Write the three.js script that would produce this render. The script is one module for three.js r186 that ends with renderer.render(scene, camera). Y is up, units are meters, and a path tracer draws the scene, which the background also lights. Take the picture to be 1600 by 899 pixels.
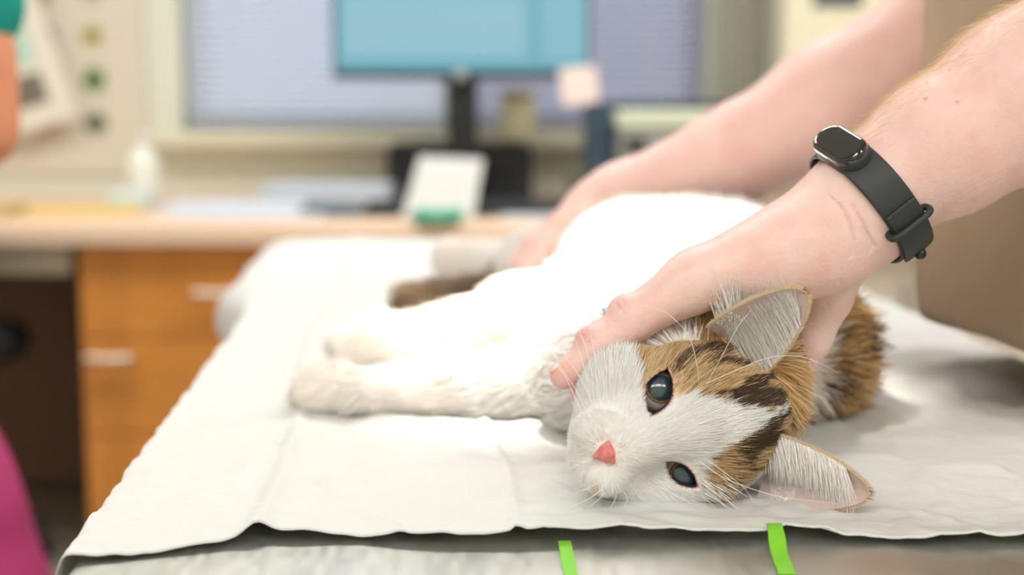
import * as THREE from 'three';
import { mergeGeometries } from 'three/addons/utils/BufferGeometryUtils.js';
import { RoundedBoxGeometry } from 'three/addons/geometries/RoundedBoxGeometry.js';
import { RectAreaLightUniformsLib } from 'three/addons/lights/RectAreaLightUniformsLib.js';

// ------------------------------------------------------------------ camera, sky, lights, exposure
const scene = new THREE.Scene();
const camera = new THREE.PerspectiveCamera(22.87, 1600 / 899, 0.05, 60);
camera.position.set(0, 1.045, 0);
camera.rotation.x = -Math.atan(300 / 2222);
camera.focus = 0.658;
camera.userData.fStop = 4.2;
const renderer = new THREE.WebGLRenderer({ antialias: true });
renderer.toneMapping = THREE.LinearToneMapping;
renderer.toneMappingExposure = 1.04;
renderer.shadowMap.enabled = true;
scene.background = new THREE.Color().setRGB(0.5, 0.58, 0.72);   // bright overcast sky, seen only through the window
RectAreaLightUniformsLib.init();
const CEIL = 2.7;
const PANEL_LIGHT = 9.6;
const PANELS = [[-1.35, 1.1], [0.05, 1.1], [1.45, 1.1], [-1.35, -2.2], [0.05, -2.2], [1.45, -2.2]];   // ceiling panels, x and z: a row behind the camera, a row by the desk
for (const [x, z] of PANELS) {
  const l = new THREE.RectAreaLight(new THREE.Color().setRGB(1.0, 0.985, 0.99), PANEL_LIGHT, 1.16, 0.56);
  l.position.set(x, CEIL - 0.035, z); l.rotation.x = -Math.PI / 2; scene.add(l);
}

// ------------------------------------------------------------------ helpers
const TT = 0.85;                                    // height of the exam table
function rng(seed) { let a = seed >>> 0; return () => { a = (a + 0x6D2B79F5) | 0; let t = Math.imul(a ^ (a >>> 15), 1 | a); t = (t + Math.imul(t ^ (t >>> 7), 61 | t)) ^ t; return ((t ^ (t >>> 14)) >>> 0) / 4294967296; }; }
const V = (x, y, z) => new THREE.Vector3(x, y, z);
const clamp = (x, a, b) => Math.min(b, Math.max(a, x));
const sstep = (a, b, x) => { const t = clamp((x - a) / (b - a), 0, 1); return t * t * (3 - 2 * t); };
const mix = (a, b, t) => a + (b - a) * t;
const S = (r, g, b) => new THREE.Color().setRGB(r / 255, g / 255, b / 255, THREE.SRGBColorSpace);
const lin = (r, g, b) => { const c = S(r, g, b); return [c.r, c.g, c.b]; };
const mix3 = (a, b, t) => [mix(a[0], b[0], t), mix(a[1], b[1], t), mix(a[2], b[2], t)];
function h3(x, y, z) { let n = Math.imul(x, 374761393) ^ Math.imul(y, 668265263) ^ Math.imul(z, 2147483647 - 97); n = Math.imul(n ^ (n >>> 13), 1274126177); return ((n ^ (n >>> 16)) >>> 0) / 4294967296; }
function noise(x, y, z) {
  const X = Math.floor(x), Y = Math.floor(y), Z = Math.floor(z); let fx = x - X, fy = y - Y, fz = z - Z;
  fx = fx * fx * (3 - 2 * fx); fy = fy * fy * (3 - 2 * fy); fz = fz * fz * (3 - 2 * fz);
  const l = (k) => mix(mix(h3(X, Y, k), h3(X + 1, Y, k), fx), mix(h3(X, Y + 1, k), h3(X + 1, Y + 1, k), fx), fy);
  return mix(l(Z), l(Z + 1), fz) * 2 - 1;
}
const fbm = (x, y, z) => 0.55 * noise(x, y, z) + 0.3 * noise(2.03 * x + 7, 2.03 * y, 2.03 * z) + 0.15 * noise(4.1 * x, 4.1 * y + 3, 4.1 * z);
const taken = {};
function numbered(name) { const n = taken[name] ?? 0; taken[name] = n + 1; return n ? `${name}_${String(n).padStart(3, '0')}` : name; }
function tag(o, label, category, group, kind) { if (label) o.userData.label = label; if (category) o.userData.category = category; if (group) o.userData.group = group; if (kind) o.userData.kind = kind; return o; }
function thing(name, label, category, pos = [0, 0, 0], group) { const g = new THREE.Group(); g.name = numbered(name); g.position.set(...pos); scene.add(g); return tag(g, label, category, group); }
function part(name, geo, mat, parent = scene, label) { const m = new THREE.Mesh(geo, mat); m.name = parent === scene ? numbered(name) : name; parent.add(m); if (label) m.userData.label = label; return m; }
function solo(name, geo, mat, label, category, group) { return tag(part(name, geo, mat), label, category, group); }
function struct(name, geo, mat) { const m = part(name, geo, mat); m.userData.kind = 'structure'; return m; }
const std = (color, roughness = 0.6, o = {}) => new THREE.MeshStandardMaterial({ color, roughness, ...o });
const phys = (color, roughness = 0.6, o = {}) => new THREE.MeshPhysicalMaterial({ color, roughness, ...o });
const box = (w, h, d, x = 0, y = 0, z = 0) => new THREE.BoxGeometry(w, h, d).translate(x, y, z);
const rbox = (w, h, d, r, x = 0, y = 0, z = 0, seg = 3) => new RoundedBoxGeometry(w, h, d, seg, r).translate(x, y, z);
const cyl = (r0, r1, h, x = 0, y = 0, z = 0, seg = 32) => new THREE.CylinderGeometry(r0, r1, h, seg).translate(x, y, z);
const tube = (pts, r, seg = 24, rad = 8, closed = false) => new THREE.TubeGeometry(new THREE.CatmullRomCurve3(pts.map((p) => V(...p)), closed), seg, r, rad, closed);
const lathe = (pts, seg = 40) => new THREE.LatheGeometry(pts.map((p) => new THREE.Vector2(...p)), seg);
function roundedShape(w, h, r) {
  const s = new THREE.Shape(), x = w / 2, y = h / 2;
  s.moveTo(-x + r, -y); s.lineTo(x - r, -y); s.absarc(x - r, -y + r, r, -Math.PI / 2, 0); s.lineTo(x, y - r); s.absarc(x - r, y - r, r, 0, Math.PI / 2);
  s.lineTo(-x + r, y); s.absarc(-x + r, y - r, r, Math.PI / 2, Math.PI); s.lineTo(-x, -y + r); s.absarc(-x + r, -y + r, r, Math.PI, 1.5 * Math.PI); return s;
}
function canvasTexture(w, h, draw, srgb = true) { const c = document.createElement('canvas'); c.width = w; c.height = h; draw(c.getContext('2d'), w, h); const t = new THREE.CanvasTexture(c); if (srgb) t.colorSpace = THREE.SRGBColorSpace; t.wrapS = t.wrapT = THREE.RepeatWrapping; return t; }
function dataTexture(n, f, srgb = false) {
  const a = new Uint8Array(n * n * 4);
  for (let j = 0; j < n; j++) for (let i = 0; i < n; i++) { const v = f(i / n, j / n), k = 4 * (j * n + i); const c = Array.isArray(v) ? v : [v, v, v]; for (let q = 0; q < 3; q++) a[k + q] = clamp(c[q] * 255, 0, 255); a[k + 3] = 255; }
  const t = new THREE.DataTexture(a, n, n); t.magFilter = THREE.LinearFilter; t.minFilter = THREE.LinearFilter; t.wrapS = t.wrapT = THREE.RepeatWrapping; if (srgb) t.colorSpace = THREE.SRGBColorSpace; t.needsUpdate = true; return t;
}
function tileNoise(u, v, f, s = 0) {                 // value noise that repeats over the unit square
  const x = u * f, y = v * f, X = Math.floor(x), Y = Math.floor(y); let fx = x - X, fy = y - Y; fx = fx * fx * (3 - 2 * fx); fy = fy * fy * (3 - 2 * fy);
  const g = (i, j) => h3(((i % f) + f) % f, ((j % f) + f) % f, s); return mix(mix(g(X, Y), g(X + 1, Y), fx), mix(g(X, Y + 1), g(X + 1, Y + 1), fx), fy);
}

// signed distances and a mesher for them
const smin = (a, b, k) => { const h = Math.max(k - Math.abs(a - b), 0) / k; return Math.min(a, b) - h * h * k * 0.25; };
const smax = (a, b, k) => -smin(-a, -b, k);
function cap(x, y, z, a, b) {                        // a tapered capsule between [x, y, z, r] and [x, y, z, r]
  const bx = b[0] - a[0], by = b[1] - a[1], bz = b[2] - a[2], px = x - a[0], py = y - a[1], pz = z - a[2];
  const t = clamp((px * bx + py * by + pz * bz) / (bx * bx + by * by + bz * bz + 1e-12), 0, 1);
  return Math.hypot(px - bx * t, py - by * t, pz - bz * t) - (a[3] + (b[3] - a[3]) * t);
}
function ell(x, y, z, c, r) { const ax = (x - c[0]) / r[0], ay = (y - c[1]) / r[1], az = (z - c[2]) / r[2], k0 = Math.hypot(ax, ay, az), k1 = Math.hypot(ax / r[0], ay / r[1], az / r[2]); return k1 < 1e-9 ? -Math.min(...r) : k0 * (k0 - 1) / k1; }
const ball = (x, y, z, c) => Math.hypot(x - c[0], y - c[1], z - c[2]) - c[3];
function chain(x, y, z, pts) { let d = 1e9; for (let i = 0; i + 1 < pts.length; i++) d = Math.min(d, cap(x, y, z, pts[i], pts[i + 1])); return d; }
function surface(sdf, lo, hi, h, slack = 1.5) {      // surface nets over the blocks that the surface passes
  const n = lo.map((v, i) => Math.ceil((hi[i] - v) / h) + 2), B = 8, nx = n[0], nxy = n[0] * n[1];
  const val = new Float32Array(nx * n[1] * n[2]).fill(1e3), vert = new Int32Array(val.length).fill(-1), blocks = [];
  const at = (i, j, k) => i + nx * j + nxy * k, reach = Math.sqrt(3) * (B / 2 + 1) * h * slack;
  for (let k = 0; k < n[2]; k += B) for (let j = 0; j < n[1]; j += B) for (let i = 0; i < n[0]; i += B)
    if (Math.abs(sdf(lo[0] + (i + B / 2) * h, lo[1] + (j + B / 2) * h, lo[2] + (k + B / 2) * h)) < reach) blocks.push([i, j, k]);
  for (const [a, b, c] of blocks) for (let k = c; k <= Math.min(c + B, n[2] - 1); k++) for (let j = b; j <= Math.min(b + B, n[1] - 1); j++) for (let i = a; i <= Math.min(a + B, n[0] - 1); i++) { const q = at(i, j, k); if (val[q] === 1e3) val[q] = sdf(lo[0] + i * h, lo[1] + j * h, lo[2] + k * h); }
  const pos = [], nor = [], idx = [], E = [[0, 1], [0, 2], [0, 4], [1, 3], [1, 5], [2, 3], [2, 6], [3, 7], [4, 5], [4, 6], [5, 7], [6, 7]], cells = [];
  for (const [a, b, c] of blocks) for (let k = c; k < Math.min(c + B, n[2] - 1); k++) for (let j = b; j < Math.min(b + B, n[1] - 1); j++) for (let i = a; i < Math.min(a + B, n[0] - 1); i++) {
    const v = []; let m = 0; for (let q = 0; q < 8; q++) { v[q] = val[at(i + (q & 1), j + ((q >> 1) & 1), k + (q >> 2))]; if (v[q] < 0) m |= 1 << q; }
    if (m === 0 || m === 255) continue;
    let x = 0, y = 0, z = 0, w = 0;
    for (const [p, q] of E) if ((v[p] < 0) !== (v[q] < 0)) { const t = v[p] / (v[p] - v[q]); x += mix(p & 1, q & 1, t); y += mix((p >> 1) & 1, (q >> 1) & 1, t); z += mix(p >> 2, q >> 2, t); w++; }
    const X = lo[0] + (i + x / w) * h, Y = lo[1] + (j + y / w) * h, Z = lo[2] + (k + z / w) * h, e = h * 0.6;
    let gx = sdf(X + e, Y, Z) - sdf(X - e, Y, Z), gy = sdf(X, Y + e, Z) - sdf(X, Y - e, Z), gz = sdf(X, Y, Z + e) - sdf(X, Y, Z - e); const g = Math.hypot(gx, gy, gz) || 1;
    vert[at(i, j, k)] = pos.length / 3; pos.push(X, Y, Z); nor.push(gx / g, gy / g, gz / g); cells.push([i, j, k]);
  }
  const st = [1, nx, nxy];
  for (const [i, j, k] of cells) { const q = at(i, j, k), c = [i, j, k]; for (let a = 0; a < 3; a++) { const b = (a + 1) % 3, d = (a + 2) % 3; if (c[b] === 0 || c[d] === 0) continue; const s0 = val[q] < 0, s1 = val[q + st[a]] < 0; if (s0 === s1) continue; const A = vert[q], Bv = vert[q - st[b]], C = vert[q - st[b] - st[d]], D = vert[q - st[d]]; if (Bv < 0 || C < 0 || D < 0) continue; if (s0) idx.push(A, Bv, C, A, C, D); else idx.push(A, C, Bv, A, D, C); } }
  const geo = new THREE.BufferGeometry(); geo.setAttribute('position', new THREE.Float32BufferAttribute(pos, 3)); geo.setAttribute('normal', new THREE.Float32BufferAttribute(nor, 3)); geo.setIndex(idx); return geo;
}
function paint(geo, f) { const p = geo.attributes.position, n = geo.attributes.normal, c = new Float32Array(p.count * 3); for (let i = 0; i < p.count; i++) { const v = f(p.getX(i), p.getY(i), p.getZ(i), n.getX(i), n.getY(i), n.getZ(i)); c[3 * i] = v[0]; c[3 * i + 1] = v[1]; c[3 * i + 2] = v[2]; } geo.setAttribute('color', new THREE.BufferAttribute(c, 3)); return geo; }
function planarUV(geo, f) { const p = geo.attributes.position, u = new Float32Array(p.count * 2); for (let i = 0; i < p.count; i++) { const v = f(p.getX(i), p.getY(i), p.getZ(i)); u[2 * i] = v[0]; u[2 * i + 1] = v[1]; } geo.setAttribute('uv', new THREE.BufferAttribute(u, 2)); return geo; }
function sampler(geo, rand) {                        // points evenly over a mesh: position and normal
  const p = geo.attributes.position, n = geo.attributes.normal, ix = geo.index.array, sum = new Float64Array(ix.length / 3); let s = 0; const a = V(), b = V(), c = V();
  for (let t = 0; t < sum.length; t++) { a.fromBufferAttribute(p, ix[3 * t]); b.fromBufferAttribute(p, ix[3 * t + 1]); c.fromBufferAttribute(p, ix[3 * t + 2]); s += b.sub(a).cross(c.sub(a)).length() / 2; sum[t] = s; }
  return () => {
    const r = rand() * s; let l = 0, h = sum.length - 1; while (l < h) { const m = (l + h) >> 1; if (sum[m] < r) l = m + 1; else h = m; }
    let u = rand(), v = rand(); if (u + v > 1) { u = 1 - u; v = 1 - v; } const w = 1 - u - v, i = ix[3 * l], j = ix[3 * l + 1], k = ix[3 * l + 2];
    return [V(p.getX(i) * w + p.getX(j) * u + p.getX(k) * v, p.getY(i) * w + p.getY(j) * u + p.getY(k) * v, p.getZ(i) * w + p.getZ(j) * u + p.getZ(k) * v), V(n.getX(i) * w + n.getX(j) * u + n.getX(k) * v, n.getY(i) * w + n.getY(j) * u + n.getY(k) * v, n.getZ(i) * w + n.getZ(j) * u + n.getZ(k) * v).normalize()];
  };
}
function hairShape(ratio, bend, seg = 4) {           // one hair of length 1 along y, bending over towards -z
  const pos = [], nor = [], idx = [];
  for (let i = 0; i <= seg; i++) { const t = i / seg, r = ratio * (i === seg ? 0.08 : 1 - 0.75 * t * t), z = -bend * t * t, y = t * (1 - 0.25 * bend * t); for (let k = 0; k < 3; k++) { const a = k * 2.0944 + 0.5; pos.push(r * Math.cos(a), y, z + r * Math.sin(a)); const q = Math.hypot(0.75 * Math.cos(a), 0.75 * Math.sin(a) + 0.7); nor.push(0.75 * Math.cos(a) / q, 0, (0.75 * Math.sin(a) + 0.7) / q); } }
  for (let i = 0; i < seg; i++) for (let k = 0; k < 3; k++) { const a = 3 * i + k, b = 3 * i + (k + 1) % 3; idx.push(a, a + 3, b, b, a + 3, b + 3); }
  const g = new THREE.BufferGeometry(); g.setAttribute('position', new THREE.Float32BufferAttribute(pos, 3)); g.setAttribute('normal', new THREE.Float32BufferAttribute(nor, 3)); g.setIndex(idx); return g;
}
const hairMat = std(new THREE.Color(1, 1, 1), 0.75, { side: THREE.DoubleSide });
class Hairs {
  constructor() { this.m = []; this.c = []; }
  add(p, dir, up, len, col) { const y = dir, x = V().crossVectors(y, up).normalize(), z = V().crossVectors(x, y); this.m.push(x.x * len, x.y * len, x.z * len, 0, y.x * len, y.y * len, y.z * len, 0, z.x * len, z.y * len, z.z * len, 0, p.x, p.y, p.z, 1); this.c.push(col[0], col[1], col[2]); }
  build(name, geo, parent, label) {
    const n = this.c.length / 3, im = new THREE.InstancedMesh(geo, hairMat, n); im.instanceMatrix.array.set(this.m); im.instanceColor = new THREE.InstancedBufferAttribute(new Float32Array(this.c), 3); im.name = name; im.userData.kind = 'stuff'; if (label) im.userData.label = label; parent.add(im); return im;
  }
}

// ------------------------------------------------------------------ textures and shared materials
const grainTex = dataTexture(256, (u, v) => 0.5 + 0.35 * (tileNoise(u, v, 64, 1) - 0.5) + 0.3 * (tileNoise(u, v, 128, 2) - 0.5) + 0.25 * (tileNoise(u, v, 24, 3) - 0.5));
const wood = (base, amount) => dataTexture(256, (u, v) => { const g = 0.5 * tileNoise(u, v * 0.999, 8, 5) + 0.5 * tileNoise(u * 1, (v * 24) % 1, 12, 6); const k = 1 - amount * (0.5 * g + 0.5 * tileNoise((u + 0.06 * tileNoise(u, v, 4, 9)) % 1, 0.5, 48, 7)); return base.map((c) => c / 255 * k); }, true);
const withMap = (t, ru, rv) => { const c = t.clone(); c.repeat.set(ru, rv); c.needsUpdate = true; return c; };
const wallMat = std(S(224, 225, 210), 0.85, { bumpMap: grainTex, bumpScale: 0.0006 });
const whiteMat = std(S(236, 233, 224), 0.8);
const creamMat = std(S(226, 222, 198), 0.6);
const blackPlastic = std(S(28, 29, 31), 0.45);
const darkGrey = std(S(62, 66, 70), 0.5);
const chrome = std(S(205, 205, 205), 0.22, { metalness: 1 });
const paperMat = std(S(232, 234, 236), 0.85);

// ------------------------------------------------------------------ the room
const RX0 = -2.6, RX1 = 2.7, RZ0 = -3.8, RZ1 = 2.3, WT = 0.16;
struct('floor', box(RX1 - RX0 + 2 * WT, 0.1, RZ1 - RZ0 + 2 * WT, (RX0 + RX1) / 2, -0.05, (RZ0 + RZ1) / 2), std(S(168, 160, 148), 0.5));
struct('ceiling', box(RX1 - RX0 + 2 * WT, 0.1, RZ1 - RZ0 + 2 * WT, (RX0 + RX1) / 2, CEIL + 0.05, (RZ0 + RZ1) / 2), whiteMat);
struct('wall_left', box(WT, CEIL, RZ1 - RZ0, RX0 - WT / 2, CEIL / 2, (RZ0 + RZ1) / 2), wallMat);
struct('wall_right', box(WT, CEIL, RZ1 - RZ0, RX1 + WT / 2, CEIL / 2, (RZ0 + RZ1) / 2), wallMat);
struct('wall_front', box(RX1 - RX0, CEIL, WT, (RX0 + RX1) / 2, CEIL / 2, RZ1 + WT / 2), wallMat);
const WX0 = -0.875, WX1 = 0.515, WY0 = 0.955, WY1 = 2.25;      // window opening
{
  const zc = RZ0 - WT / 2;
  struct('wall_back', mergeGeometries([box(WX0 - RX0, CEIL, WT, (WX0 + RX0) / 2, CEIL / 2, zc), box(RX1 - WX1, CEIL, WT, (WX1 + RX1) / 2, CEIL / 2, zc), box(WX1 - WX0, WY0, WT, (WX0 + WX1) / 2, WY0 / 2, zc), box(WX1 - WX0, CEIL - WY1, WT, (WX0 + WX1) / 2, (CEIL + WY1) / 2, zc)]), wallMat);
  const w = thing('window_1', '', ''); w.userData.kind = 'structure';
  const fr = 0.05, zf = RZ0 - 0.11, wx = (WX0 + WX1) / 2;
  for (const [a, b, c, d] of [[WX0, WX0 + fr, WY0, WY1], [WX1 - fr, WX1, WY0, WY1], [wx - fr / 2, wx + fr / 2, WY0 + fr, WY1 - fr]]) part('frame_post', box(b - a, d - c, 0.06, (a + b) / 2, (c + d) / 2, zf), whiteMat, w);
  for (const y of [WY0 + fr / 2, WY1 - fr / 2]) part('frame_rail', box(WX1 - WX0 - 2 * fr, fr, 0.06, wx, y, zf), whiteMat, w);
  const glass = phys(S(255, 255, 255), 0.02, { transmission: 1, thickness: 0, ior: 1.5 });
  for (const [a, b] of [[WX0 + fr, wx - fr / 2], [wx + fr / 2, WX1 - fr]]) part('pane', box(b - a, WY1 - WY0 - 2 * fr, 0.004, (a + b) / 2, (WY0 + WY1) / 2, zf), glass, w);
  const trim = struct('trim_1', rbox(WX1 - WX0 + 0.16, 0.045, 0.2, 0.008, wx, WY0 - 0.0225, RZ0 - 0.02), creamMat);   // window sill
  trim.userData.label = 'cream window sill under the blinds';
}
struct('baseboard_back', box(RX1 - RX0, 0.08, 0.015, (RX0 + RX1) / 2, 0.04, RZ0 + 0.0075), creamMat);

// ceiling panels: frame and glowing diffuser, each with the area light set just below it
const glow = new THREE.MeshStandardMaterial({ color: S(240, 240, 240), roughness: 0.8, emissive: new THREE.Color().setRGB(1.0, 0.955, 0.885), emissiveIntensity: 1.6 });
const PLACE = ['front left', 'front middle', 'front right', 'rear left', 'rear middle', 'rear right'];
PANELS.forEach(([x, z], i) => {
  const g = thing('ceiling_light', `rectangular ceiling light panel, ${PLACE[i]} of the six on the ceiling`, 'light', [x, CEIL, z], 'ceiling light panels');
  part('frame', mergeGeometries([box(1.24, 0.025, 0.03, 0, -0.0125, 0.305), box(1.24, 0.025, 0.03, 0, -0.0125, -0.305), box(0.03, 0.025, 0.58, 0.605, -0.0125, 0), box(0.03, 0.025, 0.58, -0.605, -0.0125, 0)]), whiteMat, g);
  part('diffuser', box(1.18, 0.012, 0.58, 0, -0.012, 0), glow, g);
});

// ------------------------------------------------------------------ exam lamp above the table: the bright pool of light on the cat
{
  const aim = V(0.05, 0.93, -0.92), from = V(-0.3, 1.98, -0.80), dir = aim.clone().sub(from).normalize();
  const g = thing('exam_lamp', 'round white examination lamp on a jointed arm above the table', 'lamp');
  const q = new THREE.Quaternion().setFromUnitVectors(V(0, -1, 0), dir);
  const head = lathe([[0.001, 0.09], [0.05, 0.088], [0.09, 0.07], [0.125, 0.03], [0.13, 0], [0.118, 0], [0.112, 0.02], [0.001, 0.03]]).applyQuaternion(q).translate(from.x, from.y, from.z);
  part('lamp_head', head, std(S(235, 235, 232), 0.4), g);
  part('lens', cyl(0.11, 0.11, 0.006, 0, 0.01, 0).applyQuaternion(q).translate(from.x, from.y, from.z), new THREE.MeshStandardMaterial({ color: S(250, 250, 250), emissive: new THREE.Color().setRGB(1, 0.93, 0.84), emissiveIntensity: 2.5 }), g);
  part('arm', tube([[-0.325, 2.06, -0.788], [-0.2, 2.25, -1.05], [0.3, 2.3, -1.5]], 0.016, 24, 12), std(S(225, 225, 222), 0.4), g);
  part('ceiling_pole', cyl(0.02, 0.02, CEIL - 2.29, 0.3, (CEIL + 2.29) / 2, -1.5), std(S(225, 225, 222), 0.4), g);
  const l = new THREE.SpotLight(new THREE.Color().setRGB(1, 0.93, 0.84), 26, 0, 0.165, 1, 2);
  l.position.copy(from).addScaledVector(dir, 0.06); l.target.position.copy(aim); l.shadow.radius = 2; scene.add(l, l.target);
}

// ------------------------------------------------------------------ blinds: every slat a piece of its own
function blind(label, x0, x1, tilt, mat, bottom) {
  const g = thing('window_blind', label, 'blind'), zc = RZ0 - 0.045, w = x1 - x0, xc = (x0 + x1) / 2;
  const prof = []; for (let i = 0; i <= 6; i++) { const t = i / 6 - 0.5; prof.push([t * 0.025, 0.0022 * (1 - 4 * t * t)]); }
  const s = new THREE.Shape(); prof.forEach(([a, b], i) => i ? s.lineTo(a, b) : s.moveTo(a, b)); [...prof].reverse().forEach(([a, b]) => s.lineTo(a, b - 0.0006));
  const slat = new THREE.ExtrudeGeometry(s, { depth: w, bevelEnabled: false }).rotateY(Math.PI / 2).translate(-w / 2, 0, 0);
  let y = WY1 - 0.06;
  for (; y > bottom + 0.03; y -= 0.0212) { const m = part('slat', slat, mat, g); m.position.set(xc, y, zc); m.rotation.x = tilt; }
  part('head_rail', rbox(w, 0.035, 0.035, 0.004, xc, WY1 - 0.025, zc), mat, g);
  part('bottom_rail', rbox(w, 0.018, 0.026, 0.004, xc, bottom + 0.012, zc), mat, g);
  for (const x of [x0 + 0.12, x1 - 0.12]) part('ladder_cord', cyl(0.0012, 0.0012, WY1 - 0.03 - bottom, x, (WY1 - 0.03 + bottom) / 2, zc + 0.014, 6), whiteMat, g);
}
blind('pale window blind left of the monitor', WX0 + 0.012, -0.182, 0.72, phys(S(214, 222, 236), 0.6), WY0 + 0.004);
blind('lavender grey window blind right of the monitor', -0.176, WX1 - 0.012, 0.8, phys(S(172, 174, 196), 0.6), WY0 + 0.004);

// ------------------------------------------------------------------ desk, drawers
const DY = 0.783, DZ = -2.985;                       // desk top and its front edge
{
  const s = new THREE.Shape(); s.moveTo(DZ, DY - 0.05); s.lineTo(DZ, DY - 0.02); s.absarc(DZ - 0.02, DY - 0.02, 0.02, 0, Math.PI / 2); s.lineTo(RZ0 + 0.004, DY); s.lineTo(RZ0 + 0.004, DY - 0.05);
  const top = new THREE.ExtrudeGeometry(s, { depth: 3.75, bevelEnabled: false, curveSegments: 10 }).rotateY(-Math.PI / 2).translate(0.7, 0, 0);
  const g = thing('desk', 'long pale wooden desk along the wall under the window', 'desk', [0.95, 0, 0]);
  const dt = wood([228, 196, 164], 0.14); dt.repeat.set(2, 2);
  part('desk_top', top.scale(1, 1, 1), std(S(236, 206, 178), 0.45, { bumpMap: grainTex, bumpScale: 0.0002 }), g);
  part('apron', box(1.1, 0.07, 0.02, -2.45, DY - 0.0855, -3.05), std(S(206, 196, 172), 0.6), g);
  part('side_panel', box(0.03, DY - 0.05, 0.74, -3.03, (DY - 0.05) / 2, -3.4), std(S(190, 122, 58), 0.5), g);
  part('side_panel', box(0.03, DY - 0.05, 0.74, 0.68, (DY - 0.05) / 2, -3.4), std(S(190, 122, 58), 0.5), g);
  part('back_panel', box(1.1, DY - 0.2, 0.02, -2.45, (DY - 0.2) / 2 + 0.02, -3.7), std(S(132, 100, 80), 0.6), g);
}
{
  const wm = std(S(255, 255, 255), 0.45, { map: withMap(wood([232, 152, 66], 0.14), 1.2, 1.2) });
  const x0 = -0.93, x1 = -0.31, w = x1 - x0, xc = (x0 + x1) / 2, zf = DZ - 0.03;
  const g = thing('drawer_cabinet', 'orange brown wooden drawer cabinet under the desk', 'cabinet', [xc, 0, zf]);
  part('body', box(w, 0.675, 0.6, 0, 0.0575 + 0.3375, -0.325), wm, g);
  part('plinth', box(w - 0.03, 0.055, 0.55, 0, 0.0285, -0.33), std(S(60, 48, 40), 0.6), g);
  const handleGeo = mergeGeometries([tube([[-0.048, 0, 0.028], [0, 0, 0.031], [0.048, 0, 0.028]], 0.0085, 12, 10), cyl(0.006, 0.006, 0.028).rotateX(Math.PI / 2).translate(-0.042, 0, 0.014), cyl(0.006, 0.006, 0.028).rotateX(Math.PI / 2).translate(0.042, 0, 0.014)]);
  const steelH = std(S(226, 214, 196), 0.3, { metalness: 0.7 });
  for (const [y0, y1, hx, hy] of [[0.53, 0.728, -0.6273 - xc, 0.628], [0.316, 0.526, -0.862 - xc, 0.4876], [0.064, 0.312, -0.6273 - xc, 0.25]]) {
    const d = part('drawer', rbox(w - 0.008, y1 - y0, 0.022, 0.003, 0, (y0 + y1) / 2, -0.014), wm, g);
    const h = part('handle', handleGeo, steelH, d); h.position.set(hx, hy, -0.004);
  }
}

{
  const cm = std(S(214, 200, 182), 0.55), g = thing('base_cupboard', 'beige cupboard under the right end of the desk', 'cupboard', [0.87, 0, DZ - 0.03]);
  part('body', box(0.7, 0.675, 0.6, 0, 0.395, -0.325), cm, g); part('plinth', box(0.67, 0.055, 0.55, 0, 0.0285, -0.33), std(S(60, 48, 40), 0.6), g);
  for (const k of [-1, 1]) { const d = part('door', rbox(0.345, 0.66, 0.022, 0.003, k * 0.175, 0.397, -0.014), cm, g); part('handle', rbox(0.012, 0.12, 0.02, 0.004, k * 0.03, 0.6, 0.006), chrome, d); }
}

// ------------------------------------------------------------------ things on and above the desk
{ // monitor
  const g = thing('monitor', 'wide black computer monitor with a pale blue screen', 'monitor', [-0.117, DY, -3.34]);
  const W = 0.6, H = 0.355, y0 = 1.0855 - DY - 0.003, yc = y0 + H / 2;
  part('casing', rbox(W, H, 0.03, 0.006, 0, yc, -0.016), blackPlastic, g);
  const tex = canvasTexture(512, 300, (c, w, h) => { c.fillStyle = '#8fc8d8'; c.fillRect(0, 0, w, h); c.fillStyle = '#6fb2c4'; c.fillRect(0, 0, w, 26); c.fillRect(0, 0, w * 0.02, h); c.fillStyle = '#7cbccd'; c.fillRect(w * 0.76, 0, w * 0.06, h); c.fillStyle = '#9ccfdd'; c.fillRect(w * 0.04, h * 0.5, w * 0.7, h * 0.38); c.fillStyle = '#76b8c9'; c.fillRect(0, h - 22, w, 22); c.fillStyle = '#86c2d2'; c.fillRect(w * 0.04, 60, w * 0.7, 40); });
  part('screen', new THREE.PlaneGeometry(W - 0.016, H - 0.026).translate(0, yc + 0.006, 0.0002), new THREE.MeshStandardMaterial({ color: S(10, 14, 16), roughness: 0.35, emissive: new THREE.Color(1, 1, 1), emissiveMap: tex, emissiveIntensity: 0.8 }), g);
  part('badge', cyl(0.014, 0.014, 0.002, 0, 0, 0, 24).rotateX(Math.PI / 2).translate(-0.003, y0 + 0.012, 0.0006), std(S(190, 195, 198), 0.3, { metalness: 0.8 }), g);
  part('neck', rbox(0.072, y0 + 0.1, 0.03, 0.006, 0, (y0 + 0.1) / 2, -0.045), blackPlastic, g);
  part('base', rbox(0.26, 0.014, 0.19, 0.006, 0, 0.007, -0.04), blackPlastic, g);
  const l = new THREE.RectAreaLight(new THREE.Color().setRGB(0.35, 0.6, 0.7), 0.5, W - 0.04, H - 0.04); l.position.set(-0.117, DY + yc, -3.33); l.rotation.y = Math.PI; scene.add(l);
}
{ // note stuck on the monitor's corner
  const m = solo('sticky_note', rbox(0.085, 0.085, 0.003, 0.0012), std(S(246, 224, 214), 0.8), 'pale pink note stuck on the lower right corner of the monitor', 'note'); m.position.set(0.155, 1.068, -3.318); m.rotation.set(-0.08, 0.05, 0.12);
}
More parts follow.
